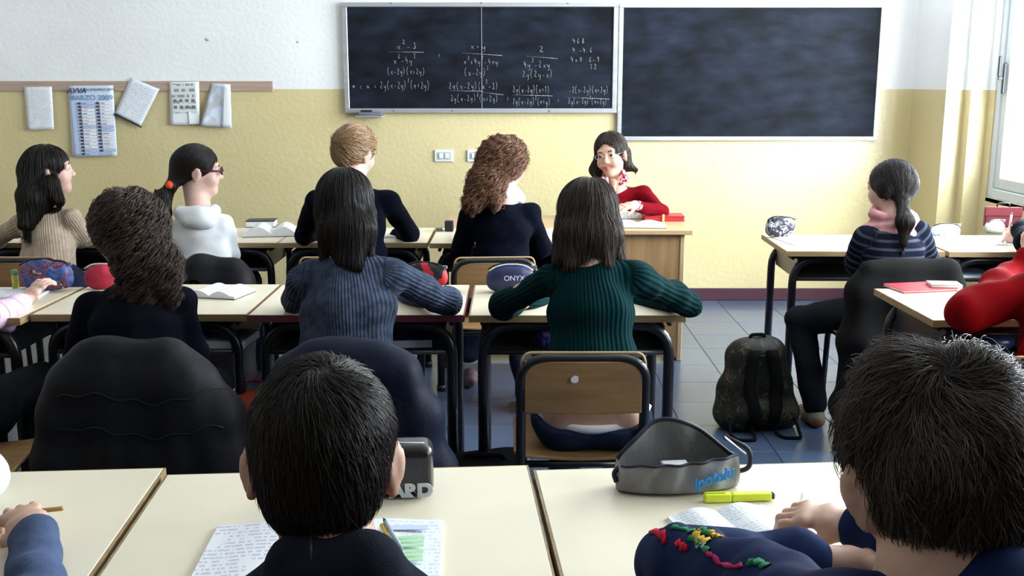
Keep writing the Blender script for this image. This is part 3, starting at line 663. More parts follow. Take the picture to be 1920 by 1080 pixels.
desk('school_desk', .215, R2Y-.005, 0, 'cream desk with navy pencil case where the green sweater student leans', R2)
desk('school_desk', -2.20, 5.155, 0, 'cream desk in front of the beige sweater student', R1)
desk('school_desk', -1.475, 5.155, 0, 'cream desk of the student in the white hoodie, dark books on it', R1)
desk('school_desk', -.76, 5.155, 0, 'cream desk of the blonde student in navy, open textbook at its left', R1)
desk('school_desk', -.035, 5.14, 0, 'cream desk of the curly haired student in navy, keys on it', R1)
desk('school_desk', 1.605, 4.905, math.radians(-1), 'cream desk by the windows with patterned pencil pouch on its corner', R1)
desk('school_desk', 2.335, 4.885, math.radians(-1), 'cream desk in the window corner holding an open magazine and a red case', R1)
desk('school_desk', 1.71, 3.54, math.radians(1.5), 'cream desk under the red sleeve with a red folder on top', R2)
a = math.radians(4.2)
desk('school_desk', -1.03, 1.685, a, 'cream desk at bottom left under the blue sleeve and hand', R3)
desk('school_desk', -.305, 1.70, a, 'cream desk under the dark haired boy, worksheets and black pencil case on it', R3)
desk('school_desk', .418, 1.725, a, 'cream desk at bottom right with the open grey pencil case and highlighter', R3)
chair(.20, 3.03, 0, 'plywood chair under the green sweater student, white blotch on its backrest', sticker=True)
CG = chair(-.455, 2.93, math.radians(-2), 'plywood chair under the grey-blue sweater student, navy coat on it')
chair(-1.04, 2.87, math.radians(2), 'plywood chair under the curly brown haired student, black quilted coat on it')
chair(-1.58, 2.78, math.radians(8), 'plywood chair of the pink sleeved student at the left edge')
chair(-2.13, 4.62, 0, 'plywood chair behind the back of the beige sweater student')
chair(-1.44, 4.58, 0, 'plywood chair of the white hoodie student, black coat over its back')
chair(-.74, 4.62, 0, 'plywood chair of the blonde student in navy')
chair(-.09, 4.62, math.radians(4), 'plywood chair of the curly haired student in navy')
chair(1.58, 4.33, math.radians(4), 'plywood chair of the striped sweater student, dark grey coat over its back')
chair(2.40, 4.35, 0, 'plywood chair of the student in black by the window')
chair(1.57, 2.96, math.radians(-8), 'plywood chair of the student in the red jacket')
chair(-.28, .93, math.radians(4), 'plywood chair of the dark haired boy in the hoodie')
chair(.50, .80, math.radians(4), 'plywood chair of the brown haired boy in the blue jacket')
chair(-1.10, .90, math.radians(4), 'plywood chair of the student with the blue sleeve at bottom left')
chair(.62, 6.25, math.pi, 'plywood chair of the teacher behind the wooden desk')
# teacher's desk
m_twood = mat('honey_wood_veneer', (.40, .235, .105), .42, .5, var=.25, vscale=4, stretch=(8, 8, .8), detail=6)
m_twood_top = mat('pale_wood_top', (.56, .36, .19), .32, .5, var=.2, vscale=4, stretch=(.8, 8, 8), detail=6)
td = empty('teacher_desk', (.30, 5.715, 0), 0, 'wooden panelled desk in front of the teacher in red', 'desk')
TDZ = .724
box('desktop', (-.66, -.28, TDZ-.026), (.655, .34, TDZ), m_twood_top, td, .003)
box('front_panel', (-.60, -.235, .02), (.595, -.22, TDZ-.026), m_twood, td, .002)
box('side_panel', (.595, -.24, .0), (.62, .30, TDZ-.026), mat('pale_side_edge', (.50, .36, .2), .5), td, .003)
box('side_panel', (-.625, -.24, .0), (-.60, .30, TDZ-.026), m_twood, td, .003)
box('drawer_unit', (.22, .0, .38), (.59, .29, TDZ-.028), m_twood, td, .003)
# ------------------------------------------------------------------ people
def skinmat(name, c): return mat(name, c, .5, .4, var=.12, vscale=30, sss=.12)
m_skin = skinmat('skin', (.62, .37, .27)); m_skin_pale = skinmat('pale_skin', (.68, .43, .35)); m_skin_dk = skinmat('tan_skin', (.55, .30, .20))
m_lip = mat('lips', (.50, .17, .15), .4, .4); m_eyew = mat('eye_white', (.75, .74, .72), .2, .5); m_iris = mat('dark_iris', (.02, .012, .008), .15, .6); m_brow = mat('eyebrow_hair', (.03, .018, .012), .7)
def rot(yaw, pitch=0, roll=0):
    return np.array((Matrix.Rotation(math.radians(yaw), 3, 'Z')@Matrix.Rotation(math.radians(pitch), 3, 'X')@Matrix.Rotation(math.radians(roll), 3, 'Y')))
def unit(v): v = np.array(v, float); return v/max(np.linalg.norm(v), 1e-9)
class Head:
    def __init__(s, c, yaw=0, pitch=0, roll=0, sc=1., ear=0.): s.ear = ear; s.c = np.array(c, float); s.R = rot(yaw, pitch, roll); s.s = sc
    def p(s, x, y, z): return s.c+s.R@(np.array((x, y, z))*s.s)
    def add(s, F, smile=False, neck=None, nr=.05, lip=True):
        e = lambda c, r, k=.02, op='u', R=None, tg=0: F.ell(s.p(*c), np.array(r)*s.s, s.R if R is None else s.R@R, k*s.s, op, tg)
        cp = lambda a, b, ra, rb, k=.01, op='u', tg=0, w=None, wk=1: F.cap(s.p(*a), s.p(*b), ra*s.s, rb*s.s, k*s.s, op=op, tg=tg, w=None if w is None else s.R@np.array(w, float), wk=wk)
        e((0, -.012, .032), (.072, .090, .084), .02); e((0, .022, -.03), (.057, .066, .074), .03)
        e((0, .058, -.088), (.024, .022, .020), .03); e((-.034, .058, -.028), (.022, .02, .022), .03); e((.034, .058, -.028), (.022, .02, .022), .03)
        cp((-.036, .076, .030), (.036, .076, .030), .010, .010, .022)
        for sx in (-1, 1): e((sx*.031, .096, .008), (.015, .013, .010), .016, 's')
        for sx in (-1, 1): e((sx*.031, .078, .008), (.0135, .012, .010), .006)
        cp((0, .086, .012), (0, .101, -.020), .0062, .0075, .014); e((0, .099, -.024), (.0088, .008, .0075), .01); 
        for sx in (-1, 1): e((sx*.010, .096, -.027), (.007, .008, .006), .008)
        if smile:
            for sx in (-1, 1): cp((0, .0895, -.058), (sx*.026, .078, -.050), .0055, .003, .006, tg=1); e((sx*.036, .070, -.038), (.016, .014, .013), .02)
        else:
            cp((-.018, .080, -.054), (.018, .080, -.054), .0042, .0042, .006, tg=1, ); e((0, .085, -.052), (.012, .005, .004), .006, tg=1); e((0, .083, -.060), (.013, .006, .005), .006, tg=1)
        for sx in (-1, 1):
            Re = rot(sx*(-18-s.ear*1800), 0, 0)@rot(0, -12, 0); ex_ = s.ear
            E0 = np.array((sx*(.076+ex_*.8), -.010, -.006)); el = lambda x_, y_, z_: tuple(E0+Re@np.array((sx*x_, y_, z_)))
            e(tuple(E0), (.0055, .017, .029), .012, 'u', Re); e(el(.006, .003, .0), (.005, .009, .016), .005, 's', Re); e(el(-.004, .008, 0), (.012, .010, .022), .014, 'u', Re)
            arc = [el(.002, .004-.019*math.cos(a_), .004+.026*math.sin(a_)) for a_ in (1.35, .7, 0, -.6, -1.1)]
            for a_, b_ in zip(arc, arc[1:]): cp(a_, b_, .0038, .0038, .006)
            e(el(.001, .004, -.030), (.005, .009, .009), .008, 'u', Re)
        if neck is not None: F.cap(s.p(0, -.022, -.055), neck, nr*s.s, nr*1.12*s.s, .03)
    def eyes(s, parent, iris=True):
        for sx in (-1, 1):
            me = bpy.data.meshes.new('eye'); bm = bmesh.new(); bmesh.ops.create_uvsphere(bm, u_segments=16, v_segments=12, radius=.0108)
            for f in bm.faces: f.smooth = True; f.material_index = 1 if f.calc_center_median().z > .0084 else 0
            bm.to_mesh(me); bm.free(); o = link('eye', me, [m_eyew, m_iris], parent); o.location = s.p(sx*.031, .0795, .008)
            o.rotation_euler = (Matrix(s.R)@Matrix.Rotation(-math.pi/2, 3, 'X')).to_euler(); o.scale = (s.s,)*3
            tube('eyebrow', [s.p(sx*.016, .0885, .026), s.p(sx*.030, .0885, .031), s.p(sx*.046, .077, .026)], [.0022*s.s, .0028*s.s, .0014*s.s], m_brow, parent, 6)
def hand(F, wr, d, n, side, curl=.5, sc=1., spread=.0, k=.004, thumb=.5, curls=None):
    """palm, four unequal fingers and a thumb; d points along the hand, n out of the back of the hand, side towards the thumb"""
    d = unit(d); n = unit(np.array(n)-d*np.dot(n, d)); s_ = unit(np.cross(d, n)); s_ = s_*(1 if np.dot(s_, side) > 0 else -1); wr = np.array(wr, float)
    P = lambda a, b, c: wr+(d*a+s_*b+n*c)*sc
    F.cap(P(.0, 0, 0), P(.030, .0, 0), .019*sc, .018*sc, .012, w=s_, wk=1.25); F.cap(P(.038, -.022, 0), P(.038, .020, .001), .0135*sc, .0145*sc, .014); F.cap(P(.070, -.026, -.001), P(.072, .024, .001), .0105*sc, .0110*sc, .012); F.cap(P(.035, 0, 0), P(.068, 0, 0), .012*sc, .011*sc, .012, w=s_, wk=2.0)
    for i, (off, L, r) in enumerate(((.029, .066, .0084), (.0095, .074, .0086), (-.010, .068, .0082), (-.029, .053, .0074))):
        c = (curls[i] if curls else curl); a0 = .35*c; p = P(.074-abs(i-1)*.003, off, .001); dd = d+s_*spread*(1.5-i)*.5; dd = unit(dd)
        for j, fr in enumerate((.45, .30, .25)):
            a = a0+c*(0, .95, 1.75)[j]*1.15; v = dd*math.cos(a)-n*math.sin(a); q = p+v*L*fr*sc
            F.cap(p, q, r*sc*(1, .93, .86)[j], r*sc*(.95, .87, .78)[j], k if j == 0 else .003); p = q
    tb = P(.020, .024, -.004); v1 = unit(d*.75+s_*(.75-.5*thumb)-n*(.25+.3*thumb)); v2 = unit(d*1.0+s_*(.25-.7*thumb)-n*(.25+.25*thumb))
    F.cap(P(.012, .010, -.004), tb, .013*sc, .0125*sc, .01); q = tb+v1*.034*sc; F.cap(tb, q, .012*sc, .0098*sc, .006); F.cap(q, q+v2*.030*sc, .0095*sc, .0078*sc, .003)
HM = {}
def person(key, label, head, nb, pel, sh, el, wr, skin, top, top_kw=None, trou=None, kn=None, an=None, hands=None, h=.007, hg=.008, legs=True, smile=False, eyes=False, thick=1., face=(0, 1, 0), shoes=None, disp=None, group=None, sleeve_end=(1, 1), arms=(1, 1), build=1., neckr=.05, name_top='sweater', collar=None, waist=None, grp='students seated in class', hip=.085, sleevek=1., necklow=0., trou_cut=None, skin_extra=None):
    root = empty('person', (0, 0, 0), 0, label, 'person', grp); HM[key] = root
    nb, pel = np.array(nb, float), np.array(pel, float); face = unit(face); sd = unit(np.array(sh[1])-np.array(sh[0])); up = unit(nb-pel)
    wst = np.array(waist, float) if waist is not None else pel*.62+nb*.38-face*.01
    chest = nb*.70+pel*.30
    B = Field(); head.add(B, smile, nb, neckr)
    b = build
    B.cap(nb-up*.06, chest, .052*b, .072*b, .04, w=sd, wk=1.3); B.cap(chest, wst, .070*b, .068*b, .04, w=sd, wk=1.35); B.cap(wst, pel, .068*b, .078*b, .04, w=sd, wk=1.35)
    hl, hr = pel-sd*hip, pel+sd*hip
    for i in (0, 1):
        S, E_, Wt = map(lambda t: np.array(t[i], float), (sh, el, wr)); 
        B.cap(nb-up*.05, S, .036*b, .034*b, .03); B.cap(S, E_, .034*b, .029*b, .02); B.cap(E_, Wt, .029*b, .020*b, .015)
        hd = (hands or {}).get(i) or dict(d=Wt-E_, n=(0, 0, 1), side=(1 if i == 0 else -1)*sd, curl=.35)
        B.cap(Wt-unit(Wt-E_)*.03, Wt, .021*b, .019*b, .012, w=unit(np.cross(hd['d'], hd['n'])), wk=1.2); hand(B, Wt, **hd)
    if kn is None: kn = [pel+face*.38-sd*.10+np.array((0, 0, -.02)), pel+face*.38+sd*.10+np.array((0, 0, -.02))]
    kn = [np.array(k_, float) for k_ in kn]
    if an is None: an = [np.array((k_[0], k_[1], .09))+face*.03 for k_ in kn]
    an = [np.array(a_, float) for a_ in an]
    if legs:
        for i, H_ in ((0, hl), (1, hr)):
            B.cap(H_, kn[i], .066, .046, .02); B.cap(kn[i], an[i], .044, .030, .015); B.cap(an[i], an[i]+face*.10+np.array((0, 0, -.045)), .028, .02, .01)
    tags = {1: 1}
    if skin_extra: skin_extra(B)
    o, V, Fq = field_obj('body', B, [skin, m_lip], root, h, tags=tags)
    if eyes: head.eyes(root)
    # upper garment
    tk = dict(th=1., body=1., sl=1., disp=fbm(36, .0045, hash(key) % 1000 if False else len(HM), 2)); tk.update(top_kw or {})
    T = Field(); f = tk['body']*b; sl = tk['sl']*b
    T.axis = (pel, up, sd); T.cap(nb-up*(.062+necklow), chest, .062*f, .092*f, .05, w=sd, wk=1.22, tg=3); T.cap(chest, wst, .090*f, .086*f, .05, w=sd, wk=1.28, tg=3); T.cap(wst, pel+up*tk.get('hem', .0), .086*f, .094*f*tk.get('hemw', 1), .05, w=sd, wk=1.30, tg=3)
    for i in (0, 1):
        S, E_, Wt = map(lambda t: np.array(t[i], float), (sh, el, wr)); T.cap(nb-up*(.050+necklow), S-up*.006, .046*f, .040*f, .035, tg=3)
        frw = (0, .3, -1)
        if arms[i]:
            T.cap(S-up*.006, E_, .047*sl, .041*sl, .022, tg=2, frw=frw); ax = unit(Wt-E_); T.cap(E_, Wt-ax*.028*sleeve_end[i], .042*sl, .031*sl, .02, tg=2, frw=frw)
    if collar: T.cap(nb-up*.02, nb+up*collar, .058, .056, .02)
    if tk.get('extra'): tk['extra'](T)
    o2, V2, F2 = field_obj(name_top, T, [top], root, hg, disp=tk['disp'], front=face)
    root_top = o2
    if legs and trou is not None:
        L = Field(); L.cap(hl, hr, .098*b, .098*b, .03); L.cap(hl+up*.05, hr+up*.05, .085*b, .085*b, .03)
        for i, H_ in ((0, hl), (1, hr)):
            L.cap(H_, kn[i], .086, .062, .04); L.cap(kn[i], an[i]+np.array((0, 0, .0)), .060, .055, .02)
        field_obj('trousers', L, [trou], root, .010, disp=fbm(30, .004, 5), front=face, cut=trou_cut)
        for i in (0, 1):
            a = an[i]; S_ = Field(); fd = unit(kn[i]*0+face); gz = .0
            S_.cap((a[0], a[1], .06), np.array((a[0], a[1], .038))+fd*.05, .036, .036, .02); S_.cap(np.array((a[0], a[1], .036))-fd*.03, np.array((a[0], a[1], .03))+fd*.135, .033, .027, .03, w=np.cross(fd, (0, 0, 1)), wk=1.15); 
            field_obj('shoe', S_, [shoes or m_shoe], root, .008, cut=lambda X, Y, Zz: .001-Zz)
    return root, o2, (B, V, Fq), (T, V2, F2)
m_shoe = mat('dark_trainer', (.05, .05, .055), .5, .4, var=.4, vscale=30)
# ------------------------------------------------------------------ hair
def hair(root, H, kind, mcap, mstr, extra=None, n=4000, L=.05, flow=None, rad=.0009, h=.006, fwd=.0, off=.002, curl=0, cper=.03, cutface=True, thick=.0, flyaway=0, jit=.25, gravity=0, whorl=(0, -.07, .085), swirl=.5, nseg=9, disp=None, region=None, nm='hair', low=None, ears=True, cutz=None, face_c=(0, .088, -.034), face_r=(.060, .052, .088)):
    F = Field(); s = H.s; t = thick
    F.ell(H.p(0, -.013, .034), np.array((.080+t, .099+t, .090+t))*s, H.R, .02)
    if kind == 'short': F.ell(H.p(0, -.050, -.028), np.array((.062, .046, .058))*s, H.R, .03)
    if extra: extra(F)
    if cutface:
        F.ell(H.p(*face_c), np.array(face_r)*s, H.R, .012, 's'); F.ell(H.p(0, .06, -.10), np.array((.09, .075, .07))*s, H.R, .012, 's')
    if ears and kind == 'short':
        for sx in (-1, 1): F.ell(H.p(sx*.088, -.005, -.02), np.array((.022, .026, .036))*s, H.R, .01, 's')
    o, V, Fq = field_obj(nm, F, [mcap], root, h, disp=disp)
    w = H.p(*whorl)
    if flow is None:
        def flow(P, g):
            r = P-w; r = r/np.maximum(np.linalg.norm(r, axis=1, keepdims=True), 1e-6); return r+np.cross(g, r)*swirl*np.exp(-np.linalg.norm(P-w, axis=1, keepdims=True)/.08)
    cand = V
    if region is not None: cand = V[region(V)]
    # start only where the surface was added, not inside face cuts
    R_ = cand[rng.integers(0, len(cand), n)]+rng.normal(size=(n, 3))*.002
    so = strands(nm+'_strands', F, R_, flow, L, mstr, o, nseg, off, rad, curl, cper, gravity, jit, flyaway)
    return F, o
hm = lambda n, c, tip=None, r=.40, sp=.28: (mat(n+'_hair_mass', tuple(x*.55 for x in c), .6, .3, var=.4, vscale=30, stretch=(1, 1, .2)), hairmat(n+'_hair', c, tip, r, sp))
h_black = hm('black_brown', (.007, .005, .005), (.020, .013, .011)); h_dk = hm('dark_brown', (.018, .011, .009), (.05, .03, .022)); h_br = hm('brown', (.016, .009, .007), (.10, .052, .034), sp=.4)
h_blond = hm('dark_blond', (.17, .09, .042), (.42, .25, .12), .33, .6); h_auburn = hm('auburn', (.075, .032, .018), (.26, .125, .07)); h_mid = hm('mid_brown', (.022, .014, .010), (.070, .045, .034))
down = np.array((0, 0, -1.))
m_jeans = mat('dark_jeans', (.025, .035, .07), .8, .2, var=.4, vscale=20, bump=.4, bscale=300); m_blk = mat('black_trousers', (.012, .013, .016), .8, .2)
m_knit_grey = ribmat('grey_blue_rib_knit', (.066, .084, .130), .0125, .75, dist=.0035, col2=(.032, .042, .066)); m_knit_green = ribmat('green_rib_knit', (.002, .022, .0235), .0165, .8, dist=.0035, col2=(.002, .020, .022)); m_knit_beige = ribmat('beige_rib_knit', (.48, .38, .29), .012, .6, dist=.0025, col2=(.40, .31, .23))
m_navy = mat('navy_knit', (.0035, .0045, .011), .85, .2, var=.4, vscale=60, bump=.3, bscale=400, sheen=.15); m_blacktop = mat('black_top', (.006, .007, .012), .8, .15, sheen=.05)
m_white = mat('white_fleece', (.70, .70, .72), .85, .2, bump=.3, bscale=300, sheen=.3); m_redknit = mat('red_knit', (.15, .002, .007), .8, .25, var=.25, vscale=50, bump=.3, bscale=350, sheen=.25)
m_redjk = mat('red_jacket', (.21, .002, .004), .7, .3, var=.2, vscale=12, bump=.25, bscale=60)
def lockflow(parts):
    """flow down the hair from the crown: outwards on top, then down"""
    def f(P, g):
        c = parts; r = P-c; r[:, 2] = 0; rn = np.linalg.norm(r, axis=1, keepdims=True); topness = np.clip((g[:, 2:3]-.25)/.6, 0, 1)
        return (r/np.maximum(rn, .01))*topness*1.3+down*(1.05-topness*.5)
    return f

# --- green sweater (middle row, right)
H = Head(A(1100, 412, 3.12), 4, -12, 4, 1.02)
nb = A(1108, 498, 3.03); pel = np.array((*A(1108, 790, 2.93)[:2], .53))
elL, elR = Z(938, 572, .79), Z(1290, 568, .79)
person('green', 'person in dark green ribbed sweater with straight brown hair, leaning elbows on desk', H, nb, pel, (A(1030, 520, 3.04), A(1192, 514, 3.04)), (elL, elR),
       (A(1035, 560, 3.62), A(1175, 560, 3.62)), m_skin, m_knit_green, trou_cut=lambda X_, Y_, Z_: (Z_-.512-(Y_-2.83)*.7)*.8+0*X_, skin_extra=lambda B: B.cap(pel+(-.075, .002, .01), pel+(.075, .002, .01), .094, .094, .03), top_kw=dict(body=1.04, sl=1.0, hem=.075, hemw=.84), trou=m_jeans, hip=.075, necklow=-.022, kn=[A(1060, 700, 3.32), A(1165, 700, 3.32)])
r_ = HM['green']
# low jeans waistband: white belt under bare skin
bl = Field(); tube('belt', [pel+np.array((.165*math.sin(a), -.088*math.cos(a), -.018+.7*(.1-.088*math.cos(a)))) for a in np.linspace(-1.35, 1.35, 25)], .0155, mat('white_belt', (.72, .70, .70), .5), r_, 6)
def ex(F):
    F.cap(H.p(0, -.045, .0), A(1104, 440, 3.04), .062, .058, .03, w=(1, 0, 0), wk=1.02); F.cap(A(1104, 440, 3.04), A(1101, 490, 3.00), .050, .016, .03, w=(1, 0, 0), wk=1.55)
    F.cap(A(1145, 420, 3.09), A(1162, 484, 3.04), .020, .010, .03); F.cap(A(1060, 420, 3.09), A(1046, 486, 3.02), .020, .010, .03); F.cap(A(1130, 440, 3.03), A(1138, 494, 2.99), .03, .010, .03); F.cap(A(1080, 440, 3.03), A(1070, 494, 2.99), .03, .010, .03)
hair(r_, H, 'long', *h_mid, extra=ex, n=7500, L=.16, flow=lockflow(H.p(0, -.01, .1)), rad=.00075, nseg=12, off=.003, jit=.14, cutface=True, flyaway=.004)
# --- grey-blue sweater
H = Head(A(648, 394, 3.14), -3, -12, -2, 1.02)
nb = A(652, 492, 3.05); pel = np.array((*A(650, 760, 2.92)[:2], .53))
person('grey', 'person in grey-blue ribbed sweater with long straight black-brown hair', H, nb, pel, (A(568, 524, 3.06), A(735, 514, 3.06)), (A(556, 568, 3.42), Z(838, 566, .80)),
       (A(640, 590, 3.70), A(735, 545, 3.70)), m_skin, m_knit_grey, dict(body=1.12, sl=1.08, hem=.03), m_jeans, necklow=-.018)
r_ = HM['grey']
def ex(F):
    F.cap(H.p(0, -.045, .0), A(650, 430, 3.05), .060, .056, .03, w=(1, 0, 0), wk=1.0); F.cap(A(650, 430, 3.05), A(650, 490, 2.995), .048, .018, .03, w=(1, 0, 0), wk=1.45)
    F.cap(A(690, 400, 3.1), A(693, 480, 3.05), .018, .010, .03); F.cap(A(607, 400, 3.1), A(609, 485, 3.04), .018, .010, .03); F.cap(A(670, 430, 3.03), A(668, 500, 2.985), .028, .010, .03)
hair(r_, H, 'long', *h_black, extra=ex, n=7500, L=.16, flow=lockflow(H.p(0, -.0, .1)), rad=.00075, nseg=12, off=.003, jit=.12)
# --- curly dark hair, black top (middle row left)
H = Head(A(236, 438, 3.12), 48, -8, 0, 1.04)
nb = A(258, 528, 3.02); pel = np.array((*A(262, 760, 2.90)[:2], .53))
person('curly', 'person in black top with long curly dark brown hair, head turned left', H, nb, pel, (A(172, 572, 3.03), A(338, 566, 3.03)), (A(150, 668, 3.08), A(362, 660, 3.06)),
       (A(160, 640, 3.35), A(345, 640, 3.35)), m_skin, m_blacktop, dict(body=1.05, sl=1.1), m_blk)
r_ = HM['curly']
def ex(F):
    F.ell(H.p(0, -.03, .028), (.092, .098, .092), None, .03); F.cap(A(252, 425, 3.06), A(276, 500, 2.99), .080, .062, .04, w=(1, 0, 0), wk=1.0); F.cap(A(276, 500, 2.99), A(262, 570, 2.96), .060, .026, .05, w=(1, 0, 0), wk=1.30)
    F.cap(A(298, 490, 3.0), A(318, 555, 2.97), .035, .018, .03); F.cap(A(225, 560, 2.97), A(238, 615, 2.95), .018, .008, .03); F.cap(A(275, 560, 2.97), A(285, 600, 2.95), .018, .008, .03)
hair(r_, H, 'long', *h_br, extra=ex, n=7500, L=.14, flow=lockflow(H.p(0, -.02, .1)), rad=.0009, nseg=16, off=.003, curl=.0115, cper=.058, flyaway=.003, disp=fbm(80, .003, 4), jit=.10)
# --- beige rib sweater, front row far left
H = Head(A(93, 321, 4.80), -72, 4, 0, 1.0)
nb = A(92, 392, 4.77); pel = np.array((*A(92, 520, 4.72)[:2], .53))
person('beige', 'person in beige ribbed sweater with long dark hair, face turned to the right', H, nb, pel, (A(44, 418, 4.77), A(134, 408, 4.74)), (A(-4, 448, 4.86), A(160, 448, 4.82)),
       (A(-30, 455, 5.05), A(130, 455, 5.05)), m_skin_pale, m_knit_beige, dict(body=1.0, sl=1.0, hem=.02), m_jeans, h=.006, eyes=True, face=unit((.2, 1, 0)))
r_ = HM['beige']
def ex(F):
    F.cap(H.p(0, -.06, .0), A(66, 372, 4.72), .07, .055, .03, w=(1, 0, 0), wk=1.05); F.cap(A(66, 372, 4.72), A(50, 420, 4.67), .055, .022, .03, w=(1, 0, 0), wk=1.5); F.cap(A(95, 345, 4.72), A(112, 376, 4.70), .036, .018, .03)
hair(r_, H, 'long', *h_black, extra=ex, n=4500, L=.17, flow=lockflow(H.p(0, -.0, .1)), rad=.0011, nseg=12, off=.003, jit=.14, face_c=(.0, .088, -.030), ears=False)
# --- white hoodie, ponytail, glasses
H = Head(A(372, 322, 4.78), -74, -2, 0, 1.02)
nb = A(374, 396, 4.75); pel = np.array((*A(385, 520, 4.70)[:2], .53))
person('white', 'person in white hoodie with dark ponytail, orange hair tie and glasses', H, nb, pel, (A(338, 425, 4.75), A(420, 418, 4.74)), (A(330, 485, 4.85), A(430, 478, 4.84)),
       (A(360, 455, 5.05), A(440, 455, 5.07)), m_skin_pale, m_white, dict(body=1.05, sl=1.1), m_jeans, h=.006, eyes=True, name_top='hoodie')
r_ = HM['white']
Fh = Field(); Fh.cap(A(340, 398, 4.68), A(378, 404, 4.66), .034, .036, .04); Fh.cap(A(378, 404, 4.66), A(402, 396, 4.70), .036, .026, .03); Fh.cap(A(402, 396, 4.70), A(408, 394, 4.80), .026, .018, .03); Fh.cap(A(352, 416, 4.65), A(390, 418, 4.65), .026, .024, .04)
field_obj('hood', Fh, [m_white], r_, .007, disp=fbm(40, .004, 3))
tie = A(322, 347, 4.70)
def ex(F):
    F.cap(H.p(0, -.06, .02), tie, .055, .022, .04); F.cap(tie+(-.01, 0, -.015), A(305, 372, 4.69), .024, .036, .02); F.cap(A(305, 372, 4.69), A(316, 400, 4.67), .034, .014, .02)
def fl_tail(c, t0):
    def f(P, g):
        to = t0-P; dist = np.linalg.norm(to, axis=1, keepdims=True); tail = (P[:, 2:3] < t0[2]+.012) & (np.abs(P[:, 0:1]-t0[0]) < .07)
        return np.where(tail, down[None]+0*P, to/np.maximum(dist, .01))
    return f
hair(r_, H, 'pony', *h_black, extra=ex, n=4200, L=.10, flow=fl_tail(H.c, tie), rad=.0010, nseg=10, off=.0015, jit=.12)
b = bmesh.new(); bmesh.ops.create_uvsphere(b, u_segments=12, v_segments=8, radius=.022); bm_obj('hair_tie', b, mat('orange_fabric', (.75, .10, .04), .7), r_, True, tie+np.array((-.004, -.012, .0)))
def glasses(H, root, m, r=.019, full=True, th=.0022):
    bm = bmesh.new()
    for sx in (-1, 1):
        P = [H.p(sx*.032+r*1.15*math.cos(a), .1045-.006*abs(math.cos(a)), .006+r*.72*math.sin(a)) for a in np.linspace(0, 2*math.pi, 18)[:-1]]; b_tube(bm, P, th, 6, True)
        b_tube(bm, [H.p(sx*.054, .100, .010), H.p(sx*.074, .085, .010), H.p(sx*.079, -.005, .008)], th, 6)
    b_tube(bm, [H.p(-.011, .106, .008), H.p(.011, .106, .008)], th, 6); return bm_obj('glasses', bm, m, root)
glasses(H, r_, mat('purple_plastic', (.07, .008, .03), .3), .019, th=.0045)
# --- blond, navy sweater
H = Head(A(667, 287, 4.82), -32, -16, 4, 1.04)
nb = A(668, 350, 4.77); pel = np.array((*A(668, 520, 4.70)[:2], .53))
person('blond', 'person in navy sweater with pinned-up dark blond hair', H, nb, pel, (A(592, 374, 4.78), A(728, 376, 4.78)), (A(570, 440, 4.93), A(768, 436, 4.96)),
       (A(625, 440, 5.15), A(735, 447, 5.20)), m_skin_pale, m_navy, dict(body=1.08, sl=1.12), m_jeans, h=.006, name_top='sweater')
r_ = HM['blond']
def ex(F): F.ell(H.p(0, -.055, -.01), (.062, .058, .07), H.R, .03); F.ell(H.p(-.02, -.085, .035), (.036, .03, .036), H.R, .02)
bun = H.p(-.02, -.10, .03)
hair(r_, H, 'up', *h_blond, extra=ex, n=4200, L=.085, flow=lambda P, g: (bun-P)/np.maximum(np.linalg.norm(bun-P, axis=1, keepdims=True), .01)+np.cross(g, bun-P)*9*np.exp(-np.linalg.norm(bun-P, axis=1, keepdims=True)/.06), rad=.0011, off=.003, flyaway=.006)
# --- curly auburn, navy
H = Head(A(948, 308, 4.80), -40, -6, 6, 1.02)
nb = A(944, 378, 4.76); pel = np.array((*A(940, 520, 4.68)[:2], .53))
person('auburn', 'person in navy sweater with a mass of curly auburn hair and a white collar', H, nb, pel, (A(882, 402, 4.76), A(995, 398, 4.76)), (A(866, 468, 4.82), A(1014, 466, 4.82)),
       (A(885, 440, 5.05), A(1000, 445, 5.05)), m_skin_pale, m_navy, dict(body=1.04, sl=1.12), m_jeans, h=.006,
       kn=[A(900, 560, 5.05), A(968, 610, 5.0)], an=[A(880, 660, 5.0), np.array((*Z(990, 735, .09)[:2], .09))], shoes=mat('pink_grey_trainer', (.20, .12, .13), .6, .3, var=.6, vscale=40))
r_ = HM['auburn']
Fc = Field(); Fc.cap(A(962, 352, 4.84), A(974, 372, 4.80), .020, .026, .02); Fc.cap(A(950, 366, 4.72), A(975, 372, 4.80), .018, .02, .02); field_obj('collar', Fc, [m_white], r_, .006)
def ex(F):
    F.ell(H.p(0, -.03, .022), (.084, .092, .088), None, .03); F.cap(A(926, 300, 4.76), A(908, 345, 4.70), .062, .055, .04); F.cap(A(908, 345, 4.70), A(886, 380, 4.66), .055, .030, .04, w=(1, 0, 0), wk=1.15); F.cap(A(925, 340, 4.70), A(928, 376, 4.66), .040, .022, .04)
hair(r_, H, 'long', *h_auburn, extra=ex, n=6500, L=.11, flow=lockflow(H.p(0, -.02, .1)), rad=.0012, nseg=16, off=.003, curl=.0095, cper=.042, flyaway=.006, disp=fbm(80, .003, 9), jit=.10)
